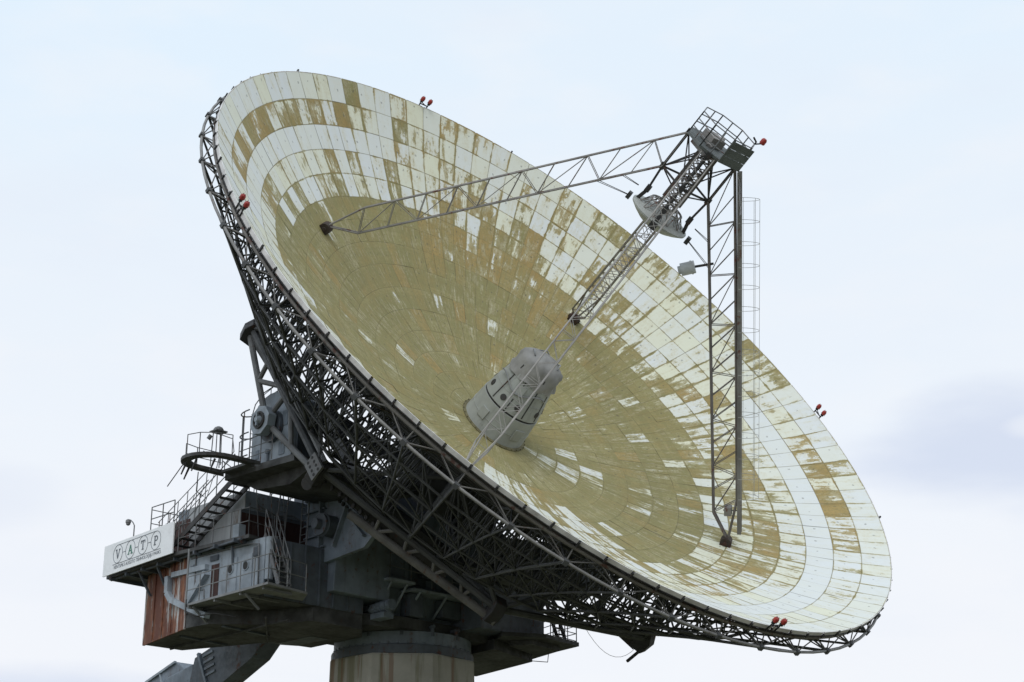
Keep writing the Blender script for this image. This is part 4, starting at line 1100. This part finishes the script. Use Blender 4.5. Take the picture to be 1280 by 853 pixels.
mb.path([(10.4, 1.1, 20.4), (10.3, 1.1, 20.9), (10.9, 1.15, 20.85), (11.3, 1.5, 20.8)], .02, 5)
mb.path([(9.9, .9, 20.4), (9.9, .9, 20.75), (10.2, 1.2, 20.7), (10.1, 1.6, 20.4)], .02, 5)
loc_build(mb, 'bent_rail', M_rail, rb, ri_)
mb = MB()
for q in (-60, -20, 20, 60): 
    a = (c.x + 1.05 * math.cos(rad(q)), c.y + .95 * math.sin(rad(q)), 20.2); mb.tube(a, (a[0] + .1, a[1] - .15, 19.75), .05, 6, .03)
mb.tube((12.1, 1.5, 20.2), (12.45, 1.0, 19.3), .02, 5); mb.path([(11, .8, 20.2), (10.9, .6, 19.5), (10.5, .5, 19.4)], .02, 5)
loc_build(mb, 'hanging_pipe', M_steel_dk, rb, ri_)
# lamp mast on it
lm_ = thing('lamp_mast', 'short mast with a domed lamp on the ring-shaped balcony', 'lamp', loc=(10.55, 1.3, 20.4)); li = Matrix.Translation((-10.55, -1.3, -20.4))
mb = MB()
for dx, dy in ((-.2, -.12), (.2, -.12), (0, .25)): mb.tube((10.55 + dx, 1.3 + dy, 20.4), (10.55 + dx * .8, 1.3 + dy * .8, 21.75), .022, 5)
mb.box((10.3, 1.1, 21.72), (10.82, 1.55, 21.77)); mb.path([(10.6, 1.5, 21.6), (10.3, 1.9, 21.4), (10.25, 1.95, 20.9), (10.4, 1.7, 20.5)], .02, 5)
loc_build(mb, 'mast_frame', M_rail, lm_, li)
mb = MB(); mb.lathe([(.2, 0), (.2, .06), (.15, .14), (.05, .19)], 16, M=Matrix.Translation((10.55, 1.3, 21.775))); mb.tube((10.7, 1.05, 21.65), (10.75, .95, 21.5), .08, 10); loc_build(mb, 'lamp_dome', M_galv, lm_, li, smooth='auto')

# dark staircase from the walkway up to the bearing deck
steps('dark_staircase', 'long dark open-tread staircase rising beside the sign to the bearing deck', (8.95, -3.6, 18.05), (8.95, .75, 20.25), .8, (1, 0, 0), 11, M_steel_dk)
mb = MB()                    # tangle of old railing beside it
for k in range(6):
    y = -4.2 + .62 * k; mb.tube((9.35, y, 18.1 + .25 * k), (9.4, y + .15, 19.5 + .28 * k), .018, 5); mb.tube((9.35, y, 18.3 + .25 * k), (9.38, y + .6, 19.3 + .28 * k), .015, 5)
for h in (.4, .8, 1.25): mb.tube((9.36, -4.2, 18.2 + h), (9.36, -.9, 19.75 + h), .018, 5)
mb.build('old_railing', M_rail, ali)

# ------------------------------------------------------------------ right deck under the dish
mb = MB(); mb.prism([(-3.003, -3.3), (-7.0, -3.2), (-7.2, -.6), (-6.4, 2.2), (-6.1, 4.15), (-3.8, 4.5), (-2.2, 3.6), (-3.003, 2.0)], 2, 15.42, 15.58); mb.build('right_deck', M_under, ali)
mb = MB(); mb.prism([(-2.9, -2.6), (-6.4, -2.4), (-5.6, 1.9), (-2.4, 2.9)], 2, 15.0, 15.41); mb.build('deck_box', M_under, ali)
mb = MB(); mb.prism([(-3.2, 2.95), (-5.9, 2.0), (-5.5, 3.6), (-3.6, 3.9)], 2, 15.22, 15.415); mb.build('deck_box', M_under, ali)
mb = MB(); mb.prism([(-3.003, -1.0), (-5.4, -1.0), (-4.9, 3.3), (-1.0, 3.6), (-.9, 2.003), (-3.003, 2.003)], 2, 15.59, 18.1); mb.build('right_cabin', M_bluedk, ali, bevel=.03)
mb = MB(); rail(mb, [(-4.4, 4.3, 15.58), (-6.05, 4.05, 15.58), (-6.3, 2.3, 15.58), (-7.1, -.6, 15.58)], 1.25, (.05, .3, .55, .8, 1.0), .7, .022); mb.build('deck_railing', M_rail, ali)
mb = MB()
for s in (0, .45): mb.bar((-4.75 - s, 4.2, 15.6), (-4.6 - s, 3.4, 17.9), .06, .16, (1, 0, 0))
for i in range(8): mb.bar((-4.75 + .02 * i, 4.2 - .1 * i, 15.75 + .27 * i), (-5.2 + .02 * i, 4.2 - .1 * i, 15.75 + .27 * i), .16, .03)
lt = thing('short_ladder', 'short dark ladder leaning on the shaded deck right of the tower', 'ladder', loc=(-4.9, 4.2, 15.58)); loc_build(mb, 'ladder_frame', M_steel_dk, lt, Matrix.Translation((4.9, -4.2, -15.58)))
mb = MB(); mb.path([(-4.3, 3.0, 15.0), (-4.35, 3.0, 14.75), (-5.5, 2.9, 14.85), (-5.55, 2.9, 15.2)], .018, 5); mb.build('pipe_run', M_steel_dk, ali)

# ------------------------------------------------------------------ counterweight beam below the rusty wing
cw = thing('counterweight_beam', 'heavy grey curved beam with a ribbed end passing under the rusty box', 'counterweight', loc=(4, -6, 15)); ci = Matrix.Translation((-4, 6, -15))
mb = MB(); mb.prism([(-.2, 15.6), (-.3, 15.0), (-2.2, 15.0), (-3.34, 15.2), (-4.0, 14.66), (-5.8, 13.95), (-6.9, 13.55), (-8.35, 14.15), (-8.05, 15.15), (-6.95, 15.45), (-5.0, 15.55)], 0, 3.7, 4.6)
mb.v = [v if v.y < -3 else Vector((v.x, v.y, min(v.z, 15.0) if v.y > -3 else v.z)) for v in mb.v]
loc_build(mb, 'curved_beam', M_bluedk, cw, ci, bevel=.03)
mb = MB(); mb.bar((4.62, -7.05, 14.0), (4.62, -7.75, 15.3), .12, .16, (1, 0, 0))
for i in range(4): mb.bar((4.62, -7.2 - .08 * i, 14.3 + .28 * i), (4.62, -6.5 - .08 * i, 14.45 + .28 * i), .10, .06, (1, 0, 0))
loc_build(mb, 'rib_plate', M_blue, cw, ci)
mb = MB(); mb.prism([(-8.36, 14.2), (-8.3, 14.95), (-10.2, 14.6), (-11.5, 13.2), (-9.5, 13.0)], 0, 3.5, 4.5); loc_build(mb, 'weight_block', M_blue, cw, ci, bevel=.04)
mb = MB(); mb.prism([(-9.0, 14.6), (-10.25, 15.35), (-12.4, 14.72), (-13.8, 13.8), (-11, 13.0)], 0, 2.9, 4.05); loc_build(mb, 'weight_block', M_blue, cw, ci, bevel=.04)
mb = MB(); mb.bar((4.08, -10.25, 15.33), (4.08, -12.45, 14.7), .10, .12, (1, 0, 0)); mb.bar((4.08, -11.4, 15.0), (4.08, -10.9, 13.9), .08, .08, (1, 0, 0)); loc_build(mb, 'edge_angle', M_bluelt, cw, ci)

# ------------------------------------------------------------------ VATP sign
SA, SB = Vector((9.30, -8.15, 0)), Vector((9.66, -2.62, 0))
su = (SB - SA); SLN = su.length; su.normalize(); sn = Vector((su.y, -su.x, 0))
SM = Matrix(((su.x, 0, sn.x, SA.x), (su.y, 0, sn.y, SA.y), (0, 1, 0, 17.90), (0, 0, 0, 1)))   # x along, y up, z out
sign = thing('company_sign', 'long white signboard reading VATP in four linked circles on the walkway edge', 'sign', M=SM)
HS = 1.27
mb = MB(); mb.prism([(0, 0), (SLN, 0), (SLN, HS), (0, HS)], 2, -.05, 0); mb.build('board', M_white, sign)
mb = MB()
for x in (.3, 1.9, 3.6, 5.2): mb.bar((x, .05, -.09), (x, HS - .05, -.09), .05, .06)
for y in (.15, 1.1): mb.bar((.05, y, -.14), (SLN - .05, y, -.14), .05, .05)
mb.build('sign_frame', M_rail, sign)
CX = [1.18, 2.19, 3.20, 4.21]; CYY = .76; CR = .375
mb = MB()
for x in CX:
    mb.ring((x, CYY, .004), (1, 0, 0), (0, 1, 0), CR, .011, 40, 4)
for a, b in zip(CX, CX[1:]): mb.bar((a + CR, CYY, .004), (b - CR, CYY, .004), .018, .014, (0, 0, 1))
mb.bar((CX[0], CYY + CR, .004), (CX[3], CYY + CR, .004), .018, .014, (0, 0, 1)); mb.bar((.80, CYY - CR - .03, .004), (4.62, CYY - CR - .03, .004), .018, .014, (0, 0, 1))
mb.build('logo_line', M_ink, sign)
def letter(strokes, x, mat, name='sign_letter'):
    mb = MB(); s = .37
    for (a, b, w) in strokes: mb.bar((x + a[0] * s, CYY + a[1] * s, .006), (x + b[0] * s, CYY + b[1] * s, .006), w * s, .012, (0, 0, 1))
    mb.build(name, mat, sign)
letter([((-.36, .5), (0, -.5), .17), ((.36, .5), (0, -.5), .13), ((-.52, .47), (-.16, .47), .10), ((.18, .47), (.52, .47), .10)], CX[0], M_ink)
letter([((-.36, -.5), (0, .5), .13), ((.36, -.5), (0, .5), .18), ((-.2, -.12), (.22, -.12), .12), ((-.54, -.47), (-.16, -.47), .11), ((.14, -.47), (.56, -.47), .11)], CX[1], M_green)
letter([((0, -.5), (0, .5), .18), ((-.42, .46), (.42, .46), .12), ((-.40, .5), (-.40, .2), .10), ((.40, .5), (.40, .2), .10), ((-.22, -.47), (.22, -.47), .11)], CX[2], M_ink)
letter([((-.2, -.5), (-.2, .5), .18), ((-.36, .46), (.18, .46), .12), ((.16, .44), (.34, .26), .14), ((.33, .30), (.33, .12), .15), ((.34, .14), (.16, -.03), .14), ((-.2, -.02), (.18, -.02), .12), ((-.38, -.47), (.02, -.47), .11)], CX[3], M_ink)
cu = bpy.data.curves.new('txt', 'FONT'); cu.body = 'VENTSPILS AUGSTO TEHNOLOĢIJU PARKS'; cu.size = .20; cu.extrude = .003; cu.space_character = 1.0
to = bpy.data.objects.new('txt', cu); COL.objects.link(to)
dg = bpy.context.evaluated_depsgraph_get(); dg.update(); tm = bpy.data.meshes.new_from_object(to.evaluated_get(dg)); bpy.data.objects.remove(to)
tw = max(v.co.x for v in tm.vertices); sc_ = 3.75 / tw
for v in tm.vertices: v.co = Vector((.90 + v.co.x * sc_, .16 + v.co.y * sc_, .005 + v.co.z))
tm.materials.clear(); tm.materials.append(M_ink); tx = bpy.data.objects.new('sign_text', tm); COL.objects.link(tx); tx.parent = sign

# street-type lamp behind the sign
sl = thing('small_lamp_post', 'thin bent lamp post standing behind the left end of the signboard', 'street lamp', loc=(8.0, -8.0, 18.0)); si = Matrix.Translation((-8.0, 8.0, -18.0))
mb = MB(); mb.path([(8.0, -8.1, 18.0), (8.0, -8.1, 20.3), (8.02, -8.2, 20.45), (8.02, -8.38, 20.58), (8.02, -8.52, 20.6)], .026, 6); loc_build(mb, 'lamp_pole', M_rail, sl, si, smooth=True)
mb = MB(); mb.lathe([(.05, .1), (.11, .06), (.12, -.05)], 12, M=Matrix.Translation((8.02, -8.56, 20.55))); mb.lathe([(.10, -.05), (.09, -.13), (.04, -.17)], 12, M=Matrix.Translation((8.02, -8.56, 20.55))); loc_build(mb, 'lamp_head', M_galv, sl, si, smooth='auto')
